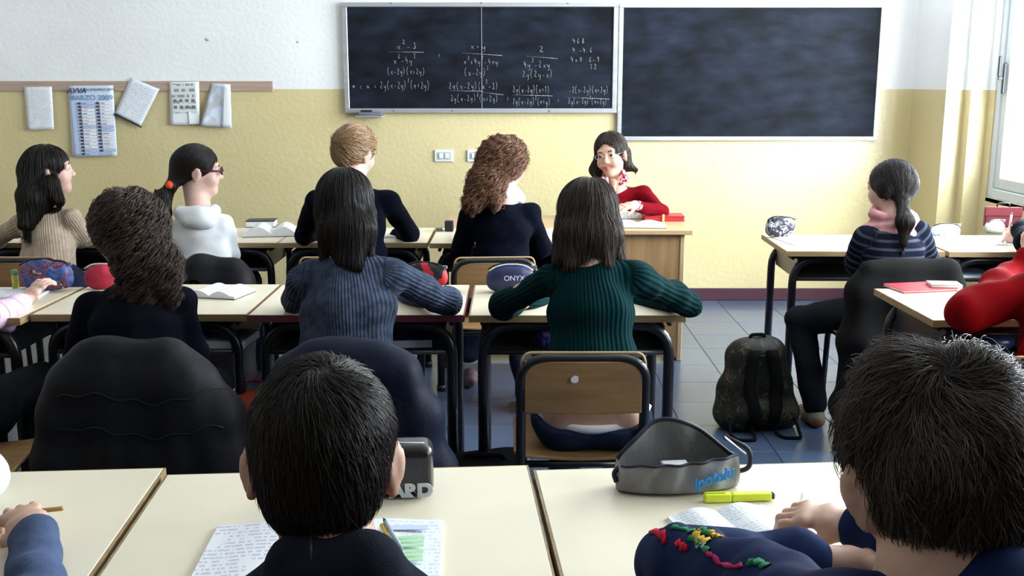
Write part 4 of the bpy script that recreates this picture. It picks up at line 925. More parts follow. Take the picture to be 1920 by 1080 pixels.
# --- teacher
H = Head(A(1145, 291, 5.90), 158, -4, 9, 1.06)
nb = A(1152, 352, 6.0); pel = np.array((*A(1160, 480, 6.16)[:2], .52))
wrT = A(1190, 384, 5.70)
person('teacher', 'smiling person in red sweater and glasses sitting behind the wooden desk', H, nb, pel, (A(1206, 362, 5.99), A(1116, 366, 5.99)), (A(1240, 398, 5.86), A(1092, 405, 5.86)),
       (wrT, A(1110, 400, 5.66)), m_skin, m_redknit, dict(body=1.05, sl=.98, hem=0), m_blk, face=(0, -1, 0), h=.005, hg=.007, smile=True, eyes=True, grp=None,
       hands={0: dict(d=A(1158, 390, 5.64)-wrT, n=(0, -.3, 1), side=(0, -1, .1), curl=.35), 1: dict(d=(.7, -.6, 0), n=(0, 0, 1), side=(0, -1, 0), curl=.4)})
r_ = HM['teacher']
def ex(F):
    F.cap(A(1172, 285, 5.97), A(1176, 310, 5.95), .026, .024, .02); F.cap(A(1176, 310, 5.95), A(1192, 318, 5.95), .02, .008, .02)
    F.cap(A(1126, 292, 5.95), A(1118, 318, 5.93), .024, .032, .03); F.cap(A(1118, 318, 5.93), A(1121, 330, 5.90), .032, .020, .02); F.ell(H.p(0, -.03, .03), np.array((.083, .095, .092)), H.R, .02); F.cap(H.p(0, -.08, -.02), A(1150, 330, 6.0), .06, .05, .04)
hair(r_, H, 'long', *h_dk, extra=ex, n=4200, L=.09, flow=lockflow(H.p(0, .02, .1)), rad=.0013, nseg=10, off=.003, face_c=(0, .096, -.016), face_r=(.062, .060, .102), h=.005, thick=-.002)
glasses(H, r_, mat('silver_wire', (.5, .5, .52), .3, metal=.9), .0185, th=.0011)
m_shirt = mat('red_white_print', (.65, .55, .58), .6, var=1, vscale=55, col2=(.33, .02, .06), lo=.48, hi=.52)
for sx, a, b_, c_ in ((1, A(1168, 322, 5.90), A(1176, 338, 5.86), A(1163, 345, 5.855)), (-1, A(1135, 325, 5.88), A(1127, 338, 5.87), A(1142, 352, 5.865))):
    Fc = Field(); Fc.cap(a, b_, .012, .010, .01); Fc.cap(b_, c_, .012, .008, .01); Fc.cap(a, c_, .011, .007, .012); field_obj('shirt_collar', Fc, [m_shirt], r_, .004)
Fc = Field(); Fc.cap(A(1148, 336, 5.93), A(1151, 358, 5.88), .030, .012, .02); field_obj('neckline_skin', Fc, [m_skin], r_, .005)
tube('cuff', [wrT+unit(A(1240, 398, 5.86)-wrT)*t for t in (.012, .036)], [.0275, .0285], m_shirt, r_, 14)
tube('necklace', fillet([A(1139, 345, 5.865), A(1150, 358, 5.86), A(1160, 345, 5.865)], .05), .0012, mat('gold_chain', (.6, .4, .15), .3, metal=.9), r_, 5)
# --- striped sweater, pink scarf
H = Head(A(1670, 354, 4.42), 38, -6, 0, 1.0)
nb = A(1674, 420, 4.36); pel = np.array((*A(1672, 560, 4.30)[:2], .53))
m_str = stripemat('navy_grey_stripes', [(0, (.008, .010, .022)), (.68, (.055, .06, .075))], 'along', mul=1/.034)
person('striped', 'person in navy and grey striped sweater with pink scarf and black ponytail', H, nb, pel, (A(1620, 444, 4.36), A(1722, 436, 4.36)), (A(1604, 500, 4.45), A(1742, 494, 4.46)),
       (A(1625, 470, 4.72), A(1720, 470, 4.72)), m_skin_pale, m_str, dict(body=1.02, sl=1.12), m_blk, h=.006, kn=[A(1500, 598, 4.52), A(1590, 592, 4.60)], an=[np.array((*Z(1528, 765, .08)[:2], .10)), np.array((1.75, 4.62, .1))], face=unit((-.1, 1, 0)),
       shoes=mat('grey_trainer_orange_trim', (.16, .15, .11), .6, .3, var=1, vscale=18, col2=(.35, .08, .03), lo=.42, hi=.46))
r_ = HM['striped']
m_scarf = mat('pink_scarf', (.62, .30, .31), .85, .2, var=.2, vscale=20, bump=.3, bscale=150, sheen=.3); Fs = Field()
for k in range(4):
    zz = .030-k*.026; rr = .068+.006*k; ring = [H.c*0+np.array((nb[0]+.01*math.sin(k*2)+rr*1.15*math.cos(a), nb[1]+.02+rr*.95*math.sin(a), nb[2]+zz+.014*math.sin(a+k*1.3)+.010)) for a in np.linspace(0, 2*math.pi, 15)]
    for i in range(14): Fs.cap(ring[i], ring[i+1], .0195, .0195, .006)
field_obj('scarf', Fs, [m_scarf], r_, .006, disp=fbm(60, .003, 3))
tie = A(1692, 378, 4.325)
def ex(F):
    F.ell(H.p(-.074, -.012, .004), (.014*1.4, .03, .038), H.R, .02); F.cap(H.p(0, -.05, .0), tie, .058, .02, .04); F.cap(tie, A(1697, 415, 4.255), .018, .031, .02); F.cap(A(1697, 415, 4.255), A(1694, 456, 4.235), .031, .012, .02)
hair(r_, H, 'pony', *h_black, extra=ex, n=4500, L=.11, flow=fl_tail(H.c, tie), rad=.0009, nseg=10, off=.0015, jit=.10)
tube('hair_tie', [tie+np.array((.021*math.cos(a), .021*math.sin(a), -.008)) for a in np.linspace(0, 6.283, 13)[:-1]], .006, mat('pale_blue_band', (.4, .55, .7), .6), r_, 6, True)
# --- dark haired boy, hoodie (foreground)
H = Head(A(606, 866, 1.15), 7, -14, 1, .965, .010)
m_hood = mat('charcoal_hoodie', (.017, .020, .030), .85, .2, var=.3, vscale=30, bump=.3, bscale=400, sheen=.2)
nb = A(622, 1055, 1.09); pel = np.array((*A(620, 1500, .88)[:2], .52))
def exh(T):
    T.cap(A(562, 1064, 1.055), A(675, 1066, 1.055), .034, .034, .03); T.cap(A(562, 1064, 1.055), A(545, 1070, 1.15), .034, .028, .03); T.cap(A(675, 1066, 1.055), A(712, 1090, 1.15), .034, .026, .03)
person('boy', 'person in charcoal hoodie with short dark hair, seen from behind at the front desk', H, nb, pel, (A(500, 1150, 1.08), A(750, 1148, 1.08)), (A(430, 1230, 1.34), A(810, 1230, 1.34)),
       (A(560, 1050, 1.62), A(700, 1050, 1.62)), m_skin_dk, m_hood, dict(body=1.0, sl=1.1, extra=exh, disp=fbm(30, .004, 8)), m_jeans, h=.006, name_top='hoodie', neckr=.052)
r_ = HM['boy']
m_redt = mat('red_tshirt', (.55, .01, .02), .8); Fr = Field(); Fr.cap(nb+np.array((.01, .0, .004)), nb+np.array((.022, .008, .0)), .046, .042, .02); field_obj('tshirt_collar', Fr, [m_redt], r_, .006)
tube('hood_seam', [A(582, 1003, 1.045), A(583, 1040, 1.030), A(584, 1085, 1.025)], .0015, m_black, r_, 5); tube('hood_seam', [A(695, 1012, 1.055), A(692, 1045, 1.036), A(688, 1085, 1.03)], .0015, m_black, r_, 5)
h_boy = hm('near_black_brown', (.006, .0045, .005), (.040, .026, .020), sp=.3)
hair(r_, H, 'short', *h_boy, n=19000, L=.040, rad=.00046, whorl=(.004, -.060, .100), swirl=.8, nseg=8, off=.0025, flyaway=.0025, jit=.22, h=.005, thick=.003)
# --- brown tousled boy, blue jacket (foreground right)
H = Head(A(1737, 892, 1.04), 8, -14, -5, .99, .008)
m_bjk = mat('blue_tracksuit', (.012, .022, .075), .72, .3, var=.3, vscale=14, bump=.4, bscale=30)
nb = A(1756, 1085, .97); pel = np.array((*A(1770, 1600, .80)[:2], .52))
elb = Z(1262, 1050, .80); wl = Z(1592, 1052, .778); wr_ = Z(1602, 985, .792)
person('bluejacket', 'person in blue tracksuit top with tousled brown hair, fist on the desk', H, nb, pel, (A(1590, 1180, .96), A(1905, 1130, .93)), (elb, A(1960, 1120, 1.25)),
       (wl, wr_), m_skin, m_bjk, dict(body=1.08, sl=1.34, disp=fbm(38, .006, 21, aniso=(1.6, 1, 1))), m_jeans, h=.0045, hg=.006, neckr=.054, name_top='jacket', sleeve_end=(2.6, 1.2),
       hands={0: dict(d=Z(1700, 1060, .775)-wl, n=(0, .1, 1), side=(0, 1, 0), curl=.5), 1: dict(d=Z(1470, 955, .80)-wr_, n=(.1, -.2, 1), side=(0, -1, .1), curl=1.05, curls=(.9, 1.05, 1.15, 1.2), thumb=.8, sc=1.1)})
r_ = HM['bluejacket']
# printed trim on the sleeve: small cloth patches riding on the jacket's surface
jk = [o for o in bpy.data.objects if o.parent == r_ and o.name.startswith('jacket')][0]; jv = np.empty(len(jk.data.vertices)*3, np.float32); jk.data.vertices.foreach_get('co', jv); jv = jv.reshape(-1, 3); jn = np.empty(len(jk.data.vertices)*3, np.float32); jk.data.vertices.foreach_get('normal', jn); jn = jn.reshape(-1, 3)
def on_jacket(u, v):
    d = np.array(_ray(u, v)); d = d/np.linalg.norm(d); P = jv-np.array((0, 0, CH)); t = P@d; off = np.linalg.norm(P-d*t[:, None], axis=1); k = np.where(off < .007)[0]
    if not len(k): k = np.array([off.argmin()])
    k = k[t[k].argmin()]; return jv[k]+jn[k]*.0012, jn[k]
m_pr, m_pg_, m_py, m_pk = mat('red_print', (.42, .01, .03), .7), mat('green_print', (.02, .14, .06), .7), mat('yellow_print', (.75, .45, .06), .7), mat('pink_piping', (.40, .02, .10), .7)
for nm_, mm_, rr_, pts_ in (('red_trim', m_pr, .007, [(1222, 984), (1232, 1000), (1245, 1010)]), ('red_trim', m_pr, .006, [(1262, 1014), (1272, 1022), (1284, 1024)]), ('green_trim', m_pg_, .006, [(1262, 980), (1280, 984), (1294, 990)]), ('green_trim', m_pg_, .005, [(1284, 1004), (1300, 1014), (1322, 1026)]), ('white_trim', mat('pale_blue_print', (.30, .42, .50), .7), .005, [(1302, 1016), (1312, 1022)]), ('green_trim', m_pg_, .0065, [(1400, 1046), (1420, 1044), (1436, 1052)]), ('green_trim', m_pg_, .006, [(1310, 984), (1322, 990), (1336, 996)]),
    ('yellow_trim', m_py, .007, [(1298, 992), (1308, 1004), (1318, 1012)]), ('yellow_trim', m_py, .005, [(1330, 988), (1340, 996), (1350, 998)]), ('pink_piping', m_pk, .0035, [(1320, 1030), (1336, 1046), (1360, 1056), (1386, 1058)])):
    dense = [tuple(np.array(pts_[i])*(1-t)+np.array(pts_[i+1])*t) for i in range(len(pts_)-1) for t in (0, .25, .5, .75)]+[pts_[-1]]
    PN = [on_jacket(*q) for q in dense]; Vv = []; 
    for i, (p_, n_) in enumerate(PN):
        t_ = PN[min(i+1, len(PN)-1)][0]-PN[max(i-1, 0)][0]; s_ = unit(np.cross(t_, n_)); wd = rr_*(.75+.35*math.sin(i*1.9))
        for a_, b_ in ((-1, 0), (1, 0), (1, -1), (-1, -1)): Vv.append(p_+s_*wd*a_+n_*(.0008+.003*b_))
    Ff = [(4*i+k, 4*i+(k+1) % 4, 4*i+4+(k+1) % 4, 4*i+4+k) for i in range(len(PN)-1) for k in range(4)]
    np_mesh(nm_, Vv, Ff, True, mm_, r_)
h_tous = hm('tousled_brown', (.018, .012, .010), (.12, .078, .056), .36, .35)
def ex(F):
    for c_, rr in (((-.03, -.03, .105), .030), ((.035, -.05, .098), .034), ((.058, -.03, .07), .032), ((.066, -.045, .02), .030), ((-.056, -.03, .07), .028), ((0, .03, .105), .032), ((.02, -.095, .04), .030), ((-.035, -.09, .02), .028), ((.045, -.085, -.01), .026)): F.ell(H.p(*c_), rr, None, .03)
hair(r_, H, 'short', *h_tous, extra=ex, n=22000, L=.050, rad=.00040, whorl=(.002, -.062, .105), swirl=1.1, nseg=9, off=.0035, flyaway=.007, jit=.30, h=.005, curl=.0030, cper=.08, disp=fbm(95, .0025, 31))
# --- pink sleeve, left edge
hw_ = A(48, 562, 3.50)
H = Head(A(-175, 470, 3.20), -20, -15, 0, 1.0); nb = A(-165, 560, 3.12); pel = np.array((-1.68, 2.98, .53))
m_pink = stripemat('pink_check', [(0, (.75, .52, .66)), (.86, (.75, .52, .66)), (.9, (.30, .03, .12)), (.95, (.75, .52, .66))], 'along', mul=1/.05)
person('pink', 'person in pink striped sleeve, hand on the colourful pencil case at left edge', H, nb, pel, (A(-245, 590, 3.12), A(-80, 590, 3.13)), (A(-215, 640, 3.35), A(8, 592, 3.36)),
       (A(-120, 600, 3.6), hw_), m_skin_pale, m_pink, dict(body=1., sl=1.12), m_blk, h=.006, hands={1: dict(d=A(88, 520, 3.58)-hw_, n=(-.3, -.5, .8), side=(-1, .1, .3), curl=.5, spread=.35, sc=.95)}, sleeve_end=(1, .6))
hair(HM['pink'], H, 'long', *h_br, n=1500, L=.08, rad=.0012, extra=lambda F: F.cap(H.p(0, -.05, 0), H.p(0, -.08, -.16), .06, .05, .03))
# --- blue sleeve bottom left
hw_ = A(66, 1000, 1.60)
H = Head(A(-330, 830, 1.22), -10, -22, 0, 1.02); nb = A(-320, 1030, 1.12); pel = np.array((-1.10, .98, .53))
m_bfl = mat('blue_fleece', (.075, .105, .19), .85, .2, var=.25, vscale=30, bump=.3, bscale=300, sheen=.25)
person('bluesleeve', 'person in blue fleece sleeve holding a pencil at the bottom left corner', H, nb, pel, (A(-430, 1140, 1.12), A(-190, 1150, 1.13)), (A(-380, 1180, 1.35), A(70, 1150, 1.36)),
       (A(-190, 1010, 1.6), hw_), m_skin, m_bfl, dict(body=1., sl=1.15, disp=fbm(34, .005, 77, aniso=(.6, 1.5, 1.5))), m_jeans, h=.005, hg=.006,
       hands={1: dict(d=A(20, 945, 1.68)-hw_, n=(.15, -.45, .9), side=(-1, -.5, .2), curl=.75, sc=.98, thumb=.7)}, sleeve_end=(1, .4))
hair(HM['bluesleeve'], H, 'short', *h_br, n=1500, L=.05, rad=.001)
# --- red jacket right edge
H = Head(A(2020, 400, 3.25), 30, -10, -5, 1.02); nb = A(1995, 495, 3.16); pel = np.array((1.66, 3.02, .53))
eR1 = Z(1808, 585, .795); 
person('redjacket', 'person in red jacket leaning on the right-hand desk, cut off by the frame', H, nb, pel, (A(1918, 550, 3.16), A(2080, 530, 3.2)), (eR1, A(1900, 570, 3.42)),
       (A(1895, 515, 3.44), A(1930, 466, 3.46)), m_skin, m_redjk, dict(body=1.15, sl=1.35, disp=fbm(30, .007, 12)), mat('red_tracksuit_bottoms', (.38, .012, .016), .7), h=.007, hip=.10, sleeve_end=(.6, 1.2), name_top='jacket',
       kn=[A(1830, 690, 3.42), A(1960, 700, 3.45)])
hair(HM['redjacket'], H, 'short', *h_dk, n=1500, L=.05, rad=.001)
# --- black sleeve, window corner
H = Head(A(2060, 330, 4.45), 20, -10, 0, 1.0); nb = A(2050, 395, 4.38); pel = np.array((2.42, 4.36, .53))
person('blacksleeve', 'person in black sweater by the window holding a pink pen, mostly outside the frame', H, nb, pel, (A(1990, 415, 4.38), A(2100, 415, 4.40)), (A(1925, 455, 4.50), A(2110, 480, 4.5)),
       (A(1912, 424, 4.82), A(2040, 450, 4.85)), m_skin_pale, m_blacktop, dict(body=1.05, sl=1.2), m_blk, h=.008, hands={0: dict(d=(-.25, .1, -.6), n=(-.3, -1, .2), side=(-1, 0, .4), curl=.7)})
hair(HM['blacksleeve'], H, 'short', *h_dk, n=1500, L=.05, rad=.001)
# ------------------------------------------------------------------ things on desks, chairs and floor
CV = [None]
def coat(label, cx, y, ztop, pts, m, disp, h=.008, extra=None, rail=.03, name='coat'):
    """pts: rows of (z, left x, right x, half depth) from the chair rail down; a jacket hung over a chair back"""
    F = Field(); prev = None
    for (z, x0, x1, t) in pts:
        a = np.array((x0+t, y, z)); b = np.array((x1-t, y, z)); F.cap(a, b, t, t, .05)
        if prev is not None:
            pa, pb, pt = prev
            for q in np.linspace(0, 1, 7): F.cap(pa+(pb-pa)*q, a+(b-a)*q, pt, t, .05)
        prev = (a, b, t)
    if extra: extra(F)
    root = empty(name, (0, 0, 0), 0, label, 'coat', None)
    o, V, _ = field_obj('fabric', F, [m], root, h, disp=disp); CV[0] = V; return root
def folds(nx, amp, seed, nz=3, y0=0):
    g = fbm(12, amp*.5, seed, 2)
    return lambda X, Y, Zz: amp*np.sin(X*nx+2.2*np.sin(Zz*nz+seed))*(.6+.4*np.sin(Zz*7+seed))+g(X, Y, Zz)
m_puff = mat('black_quilted_nylon', (.013, .012, .0145), .6, .15, var=.3, vscale=8, bump=.3, bscale=40); m_seam = mat('coat_seam', (.014, .013, .015), .6)
m_nyl = mat('navy_nylon', (.011, .014, .032), .6, .15, var=.3, vscale=6, bump=.3, bscale=60); m_wool = mat('dark_grey_wool', (.014, .013, .013), .9, .2, bump=.4, bscale=260)
X = lambda u, v, y: float(A(u, v, y)[0]); ZZ = lambda u, v, y: float(A(u, v, y)[2])
yy = 2.60
rows = [(ZZ(240, 672, yy), X(140, 672, yy), X(345, 672, yy), .032), (ZZ(240, 720, yy), X(108, 720, yy), X(398, 720, yy), .056), (ZZ(240, 780, yy), X(84, 780, yy), X(440, 780, yy), .055), (ZZ(240, 860, yy), X(72, 860, yy), X(455, 860, yy), .060), (ZZ(240, 960, yy), X(80, 960, yy), X(440, 960, yy), .055)]
c1 = coat('black quilted winter coat hung on the chair behind the curly brown haired student', 0, yy, 0, rows, m_puff, folds(36, .005, 3), extra=lambda F: [F.cap(A(170+i*44+(i-2)*3, 700, 2.60-.040), A(150+i*62+(i-2)*6, 900, 2.60-.055), .016, .026, .03) for i in range(5)])
for vv in (742, 806):
    P = []
    for u in range(112, 432, 10):
        q = A(u, vv+9*math.sin(u/37.)+4*math.sin(u/11.), yy-.06); m_ = CV[0][(np.abs(CV[0][:, 0]-q[0]) < .015) & (np.abs(CV[0][:, 2]-q[2]) < .015)]
        if len(m_): P.append((q[0], float(m_[:, 1].min())-.0005, q[2]))
    tube('quilt_seam', P, .0016, m_seam, c1, 5)
yy = 2.66
rows = [(ZZ(640, 668, yy), X(560, 668, yy), X(735, 668, yy), .030), (ZZ(640, 700, yy), X(520, 700, yy), X(775, 700, yy), .042), (ZZ(640, 780, yy), X(500, 780, yy), X(822, 780, yy), .046), (ZZ(640, 880, yy), X(500, 880, yy), X(848, 880, yy), .046), (ZZ(640, 960, yy), X(510, 960, yy), X(840, 960, yy), .046)]
coat('smooth navy jacket hung on the chair behind the grey-blue sweater student', 0, yy, 0, rows, m_nyl, folds(26, .004, 8), extra=lambda F: [F.cap(A(700+i*30, 700, 2.66-.036), A(705+i*48, 900, 2.66-.044), .014, .022, .03) for i in range(3)])
yy = 4.09
rows = [(ZZ(1690, 508, yy), X(1615, 508, yy), X(1792, 508, yy), .034), (ZZ(1690, 545, yy), X(1592, 545, yy), X(1800, 545, yy), .044), (ZZ(1690, 640, yy), X(1572, 640, yy), X(1770, 640, yy), .046), (ZZ(1690, 760, yy), X(1562, 760, yy), X(1740, 760, yy), .046), (ZZ(1690, 850, yy), X(1565, 850, yy), X(1730, 850, yy), .04)]
coat('dark grey wool coat hung on the chair behind the striped sweater student', 0, yy, 0, rows, m_wool, folds(30, .008, 5))
yy = 4.34
rows = [(ZZ(410, 503, yy), X(352, 503, yy), X(452, 503, yy), .034), (ZZ(410, 530, yy), X(340, 530, yy), X(468, 530, yy), .045), (ZZ(410, 600, yy), X(335, 600, yy), X(480, 600, yy), .045), (ZZ(410, 700, yy), X(345, 700, yy), X(475, 700, yy), .04)]
coat('black coat hung on the chair behind the white hoodie student', 0, yy, 0, rows, m_puff, folds(28, .008, 2))
# books
def open_book(name, p, rz, w, h, m_page, label, cat='book', t=.012, m_cov=None, lift=.006, extra=None, group=None, m_right=None):
    b = empty(name, p, rz, label, cat, group)
    for sx in (-1, 1):
        V = []; F = []; nx, ny = 10, 2
        for lay in (0, 1):
            for j in range(ny+1):
                for i in range(nx+1):
                    s_ = i/nx; z = 0 if lay == 0 else t*(.9-.35*s_)+lift*math.sin(math.pi*min(1, s_*1.15))**1.2+t*.2*(1-math.exp(-s_*9))-t*.25*math.exp(-s_*7)
                    V.append((sx*s_*w/2, (j/ny-.5)*h, .002+z))
        n = (nx+1)*(ny+1)
        for j in range(ny):
            for i in range(nx):
                a = j*(nx+1)+i; F.append((n+a, n+a+1, n+a+nx+2, n+a+nx+1)); F.append((a, a+nx+1, a+nx+2, a+1))
        for i in range(nx): F.append((i, i+1, n+i+1, n+i)); a = ny*(nx+1)+i; F.append((a+1, a, n+a, n+a+1))
        for j in range(ny): a = j*(nx+1); F.append((a+nx+1, a, n+a, n+a+nx+1)); c = a+nx; F.append((c, c+nx+1, n+c+nx+1, n+c))
        if sx < 0: F = [f[::-1] for f in F]
        me = bpy.data.meshes.new('pages'); me.from_pydata(V, [], F); me.update(); link('pages', me, (m_right if (sx > 0 and m_right) else m_page), b)
    box('cover', (-w/2-.002, -h/2-.002, 0), (w/2+.002, h/2+.002, .002), m_cov or m_paper, b)
    if extra: extra(b)
    return b
DZ = .7405
P1_ = pagemat('book_print', (.82, .83, .86), (.30, .32, .40), 110, amt=.35); P2_ = pagemat('cream_print', (.80, .77, .68), (.35, .33, .30), 100, amt=.35); P0_ = mat('blank_page', (.83, .84, .87), .6)
m_blkbook = mat('black_cover', (.015, .015, .018), .4)
p = Z(412, 552, DZ); open_book('exercise_book', p, math.radians(-14), .20, .15, P1_, 'white open exercise book on the desk right of the curly brown haired student', t=.012, lift=.014, m_cov=m_blkbook)
p = Z(5, 552, DZ); open_book('exercise_book', p, math.radians(5), .30, .16, P1_, 'flat open book at the left edge beneath the pink sleeve', t=.004, lift=.002)
p = Z(512, 439, DZ); open_book('textbook', p, math.radians(8), .28, .19, P1_, 'thick open textbook left of the blond student, left page lifted', t=.016, lift=.032, m_cov=m_blkbook)
p = Z(728, 442, DZ); open_book('exercise_book', p, math.radians(-12), .20, .16, P2_, 'open booklet under the right arm of the blond student', t=.006, lift=.004)
bk = empty('closed_book', Z(492, 424, DZ), math.radians(4), 'black covered closed book lying on the front desk behind the open textbook', 'book'); box('pages', (-.075, -.05, .003), (.07, .05, .030), P0_, bk); box('cover', (-.078, -.053, 0), (.073, .053, .003), m_blkbook, bk); box('cover', (-.078, -.053, .030), (.073, .053, .036), m_blkbook, bk, .002)
# teacher desk
TZ = TDZ+.0005
p = Z(1200, 422, TZ); open_book('register_book', Z(1195, 424, TZ), math.radians(-6), .30, .16, P1_, 'open register nearest the front edge of the wooden desk', t=.012, lift=.012, m_cov=m_blkbook)
b = open_book('textbook', Z(1187, 407, TZ), math.radians(10), .27, .16, P1_, 'raised open textbook under the hand of the teacher', t=.022, lift=.02, m_cov=m_blkbook)
m_redbk = mat('red_cover', (.50, .015, .025), .35, .5)
bk = empty('red_book', Z(1243, 412, TZ), math.radians(-2), 'thick red closed book on the right end of the wooden desk', 'book'); box('cover', (-.115, -.075, 0), (.115, .075, .003), m_redbk, bk); box('pages', (-.108, -.07, .003), (.11, .07, .026), mat('red_edge_pages', (.45, .03, .04), .5), bk); box('cover', (-.115, -.075, .026), (.115, .075, .030), m_redbk, bk, .002)
box('ribbon', (-.012, -.079, .001), (.0, -.076, .04), mat('yellow_ribbon', (.75, .60, .2), .5), bk)
# pouches
def pouch(name, p, rz, L, D, Hh, m, label, zipm=None, disp=None, cat='pencil case', h=.005, rdz=.4, extra=None, flat=0, tab=True):
    root = empty(name, p, rz, label, cat); F = Field(); n = 7
    for i in range(n-1):
        s0, s1 = i/(n-1), (i+1)/(n-1); r = lambda s_: .72+.28*math.sin(math.pi*s_)**.6
        F.cap(((s0-.5)*(L-Hh*.8), 0, Hh*.36), ((s1-.5)*(L-Hh*.8), 0, Hh*.36), Hh*.36*r(s0), Hh*.36*r(s1), .015, w=(0, 1, 0), wk=D/Hh*1.2)
        F.cap(((s0-.5)*(L-Hh*.9), 0, Hh*.62), ((s1-.5)*(L-Hh*.9), 0, Hh*.62), Hh*.34*r(s0), Hh*.34*r(s1), .025)
    o, V, _ = field_obj('case_body', F, [m], root, h, disp=disp, cut=lambda X_, Y_, Z_: .0005-Z_)
    zt = float(V[:, 2].max()); 
    tube('zip', [((s_-.5)*(L*.82), -.004, float(V[np.abs(V[:, 0]-(s_-.5)*(L*.82)) < .012][:, 2].max())+.0005) for s_ in np.linspace(0, 1, 11)], .003, zipm or m_black, root, 6)
    if tab: box('zip_pull', (L*.36, -.006, zt*.80), (L*.36+.02, .002, zt*.80+.012), m_screw, root, .001)
    if extra: extra(root, V)
    return root
def splash(name, base, cols, sc=18, seed=0):
    m = mat(name, base, .6, .3); nt = m.node_tree; N = nt.nodes; L = nt.links; p = N['Principled BSDF']
    tc = N.new('ShaderNodeTexCoord'); nz = N.new('ShaderNodeTexNoise'); nz.inputs['Scale'].default_value = sc; nz.inputs['Detail'].default_value = 4; nz.inputs['Distortion'].default_value = 1.5; L.new(tc.outputs['Object'], nz.inputs['Vector'])
    cr = N.new('ShaderNodeValToRGB'); cr.color_ramp.interpolation = 'CONSTANT'; cr.color_ramp.elements[0].color = (*base, 1); cr.color_ramp.elements[0].position = 0
    cr.color_ramp.elements[1].position = cols[0][0]; cr.color_ramp.elements[1].color = (*cols[0][1], 1)
    for q, c in cols[1:]: e = cr.color_ramp.elements.new(q); e.color = (*c, 1)
    L.new(nz.outputs[0], cr.inputs[0]); L.new(cr.outputs[0], p.inputs['Base Color']); return m
m_multi = splash('colourful_print', (.02, .04, .12), [(.40, (.03, .10, .30)), (.48, (.30, .06, .10)), (.54, (.02, .03, .08)), (.60, (.20, .10, .05)), (.66, (.45, .55, .65))], 22)
pouch('pencil_case', Z(88, 545, DZ), math.radians(-6), .235, .07, .115, m_multi, 'large blue multicolour printed pencil case touched by the pink sleeved hand', disp=fbm(60, .003, 2))
m_yel = mat('yellow_green_plastic', (.55, .50, .10), .5); bt = empty('glue_stick', Z(30, 543, DZ), 0, 'small yellow glue stick left of the colourful pencil case', 'glue stick')
bm = bmesh.new(); b_tube(bm, [(0, 0, 0), (0, 0, .055)], .012, 12); bm_obj('stick_body', bm, m_yel, bt); bm = bmesh.new(); b_tube(bm, [(0, 0, .055), (0, 0, .075)], .0105, 12); bm_obj('cap', bm, mat('green_cap', (.15, .35, .15), .5), bt)
m_redp = mat('red_fabric', (.45, .02, .05), .6, var=.3, vscale=30); pouch('pencil_case', Z(192, 541, DZ), math.radians(5), .14, .06, .085, m_redp, 'small red pencil case beside the cheek of the curly brown haired student', zipm=mat('white_piping', (.8, .8, .8), .5))
m_navyp = mat('navy_nylon_case', (.025, .032, .11), .55, var=.3, vscale=20)
def onyx(root, V):
    yf = float(V[:, 1].min()); text('lettering', 'ONYX', .026, (.01, yf-.0008, .058), (math.radians(82), 0, 0), mat('white_print', (.75, .75, .78), .5), root, sx=1.0)
    tube('piping', [(x, -.022, float(V[(np.abs(V[:, 0]-x) < .01) & (np.abs(V[:, 1]+.022) < .008)][:, 2].max())+.001) for x in np.linspace(-.08, .08, 14)], .0026, mat('white_piping2', (.8, .8, .82), .5), root, 6)
pouch('pencil_case', Z(958, 547, DZ), math.radians(3), .205, .07, .098, m_navyp, 'navy pencil case with white piping between the two ribbed sweater students', extra=onyx, disp=fbm(40, .002, 6))
m_rb = splash('red_black_print', (.01, .01, .012), [(.47, (.50, .02, .03))], 9); pouch('pencil_case', Z(800, 536, DZ), math.radians(-28), .20, .07, .085, m_rb, 'red and black pencil case behind the right arm of the grey-blue sweater student')
m_penb = mat('black_pen', (.015, .015, .02), .3)
def pen(label, a, b, r, m, tip=None, name='pen', cat='pen'):
    a, b = np.array(a), np.array(b); root = empty(name, a, 0, label, cat); d = b-a
    tube('barrel', [d*0, d*.86], r, m, root, 10); tube('tip', [d*.86, d], [r, r*.25], tip or m_screw, root, 10); return root
pen('black pen lying on the desk at the elbow of the grey-blue sweater student', Z(834, 536, DZ+.005), Z(864, 548, DZ+.005), .0045, m_penb)
m_plaid = splash('black_white_check', (.02, .02, .03), [(.46, (.10, .10, .14)), (.52, (.60, .60, .66)), (.58, (.03, .03, .04)), (.64, (.5, .5, .56))], 26)
pouch('pencil_case', Z(1463, 445, DZ), math.radians(8), .175, .07, .095, m_plaid, 'black and white patterned pencil pouch on the corner of the desk, left of striped sweater', disp=fbm(50, .004, 12))
mag = lambda b: box('photo', (.03, .0, .0065), (.09, .05, .0072), mat('grey_photo', (.25, .25, .24), .5), b)
open_book('magazine', Z(1532, 452, DZ), math.radians(10), .34, .26, P2_, 'flat open cream magazine with a small photo, left of the striped sweater student', 'magazine', t=.003, lift=.002, extra=mag)
open_book('magazine', Z(1828, 452, DZ), math.radians(-8), .36, .27, P1_, 'flat open white magazine right of the striped sweater student', 'magazine', t=.004, lift=.004)
pouch('pencil_case', Z(1772, 443, DZ), math.radians(0), .15, .08, .055, splash('white_blue_print', (.65, .72, .85), [(.5, (.25, .35, .65)), (.56, (.7, .75, .85))], 14), 'flat white and blue pencil case right of the striped shoulder')
pouch('pencil_case', Z(1872, 440, DZ)+np.array((0, .05, 0)), math.radians(20), .12, .06, .06, splash('grey_green_print', (.30, .36, .33), [(.5, (.55, .58, .56)), (.6, (.1, .15, .12))], 30), 'small grey green pouch in front of the dark red case')
m_dkred = mat('dark_red_case', (.16, .02, .03), .45, .4)
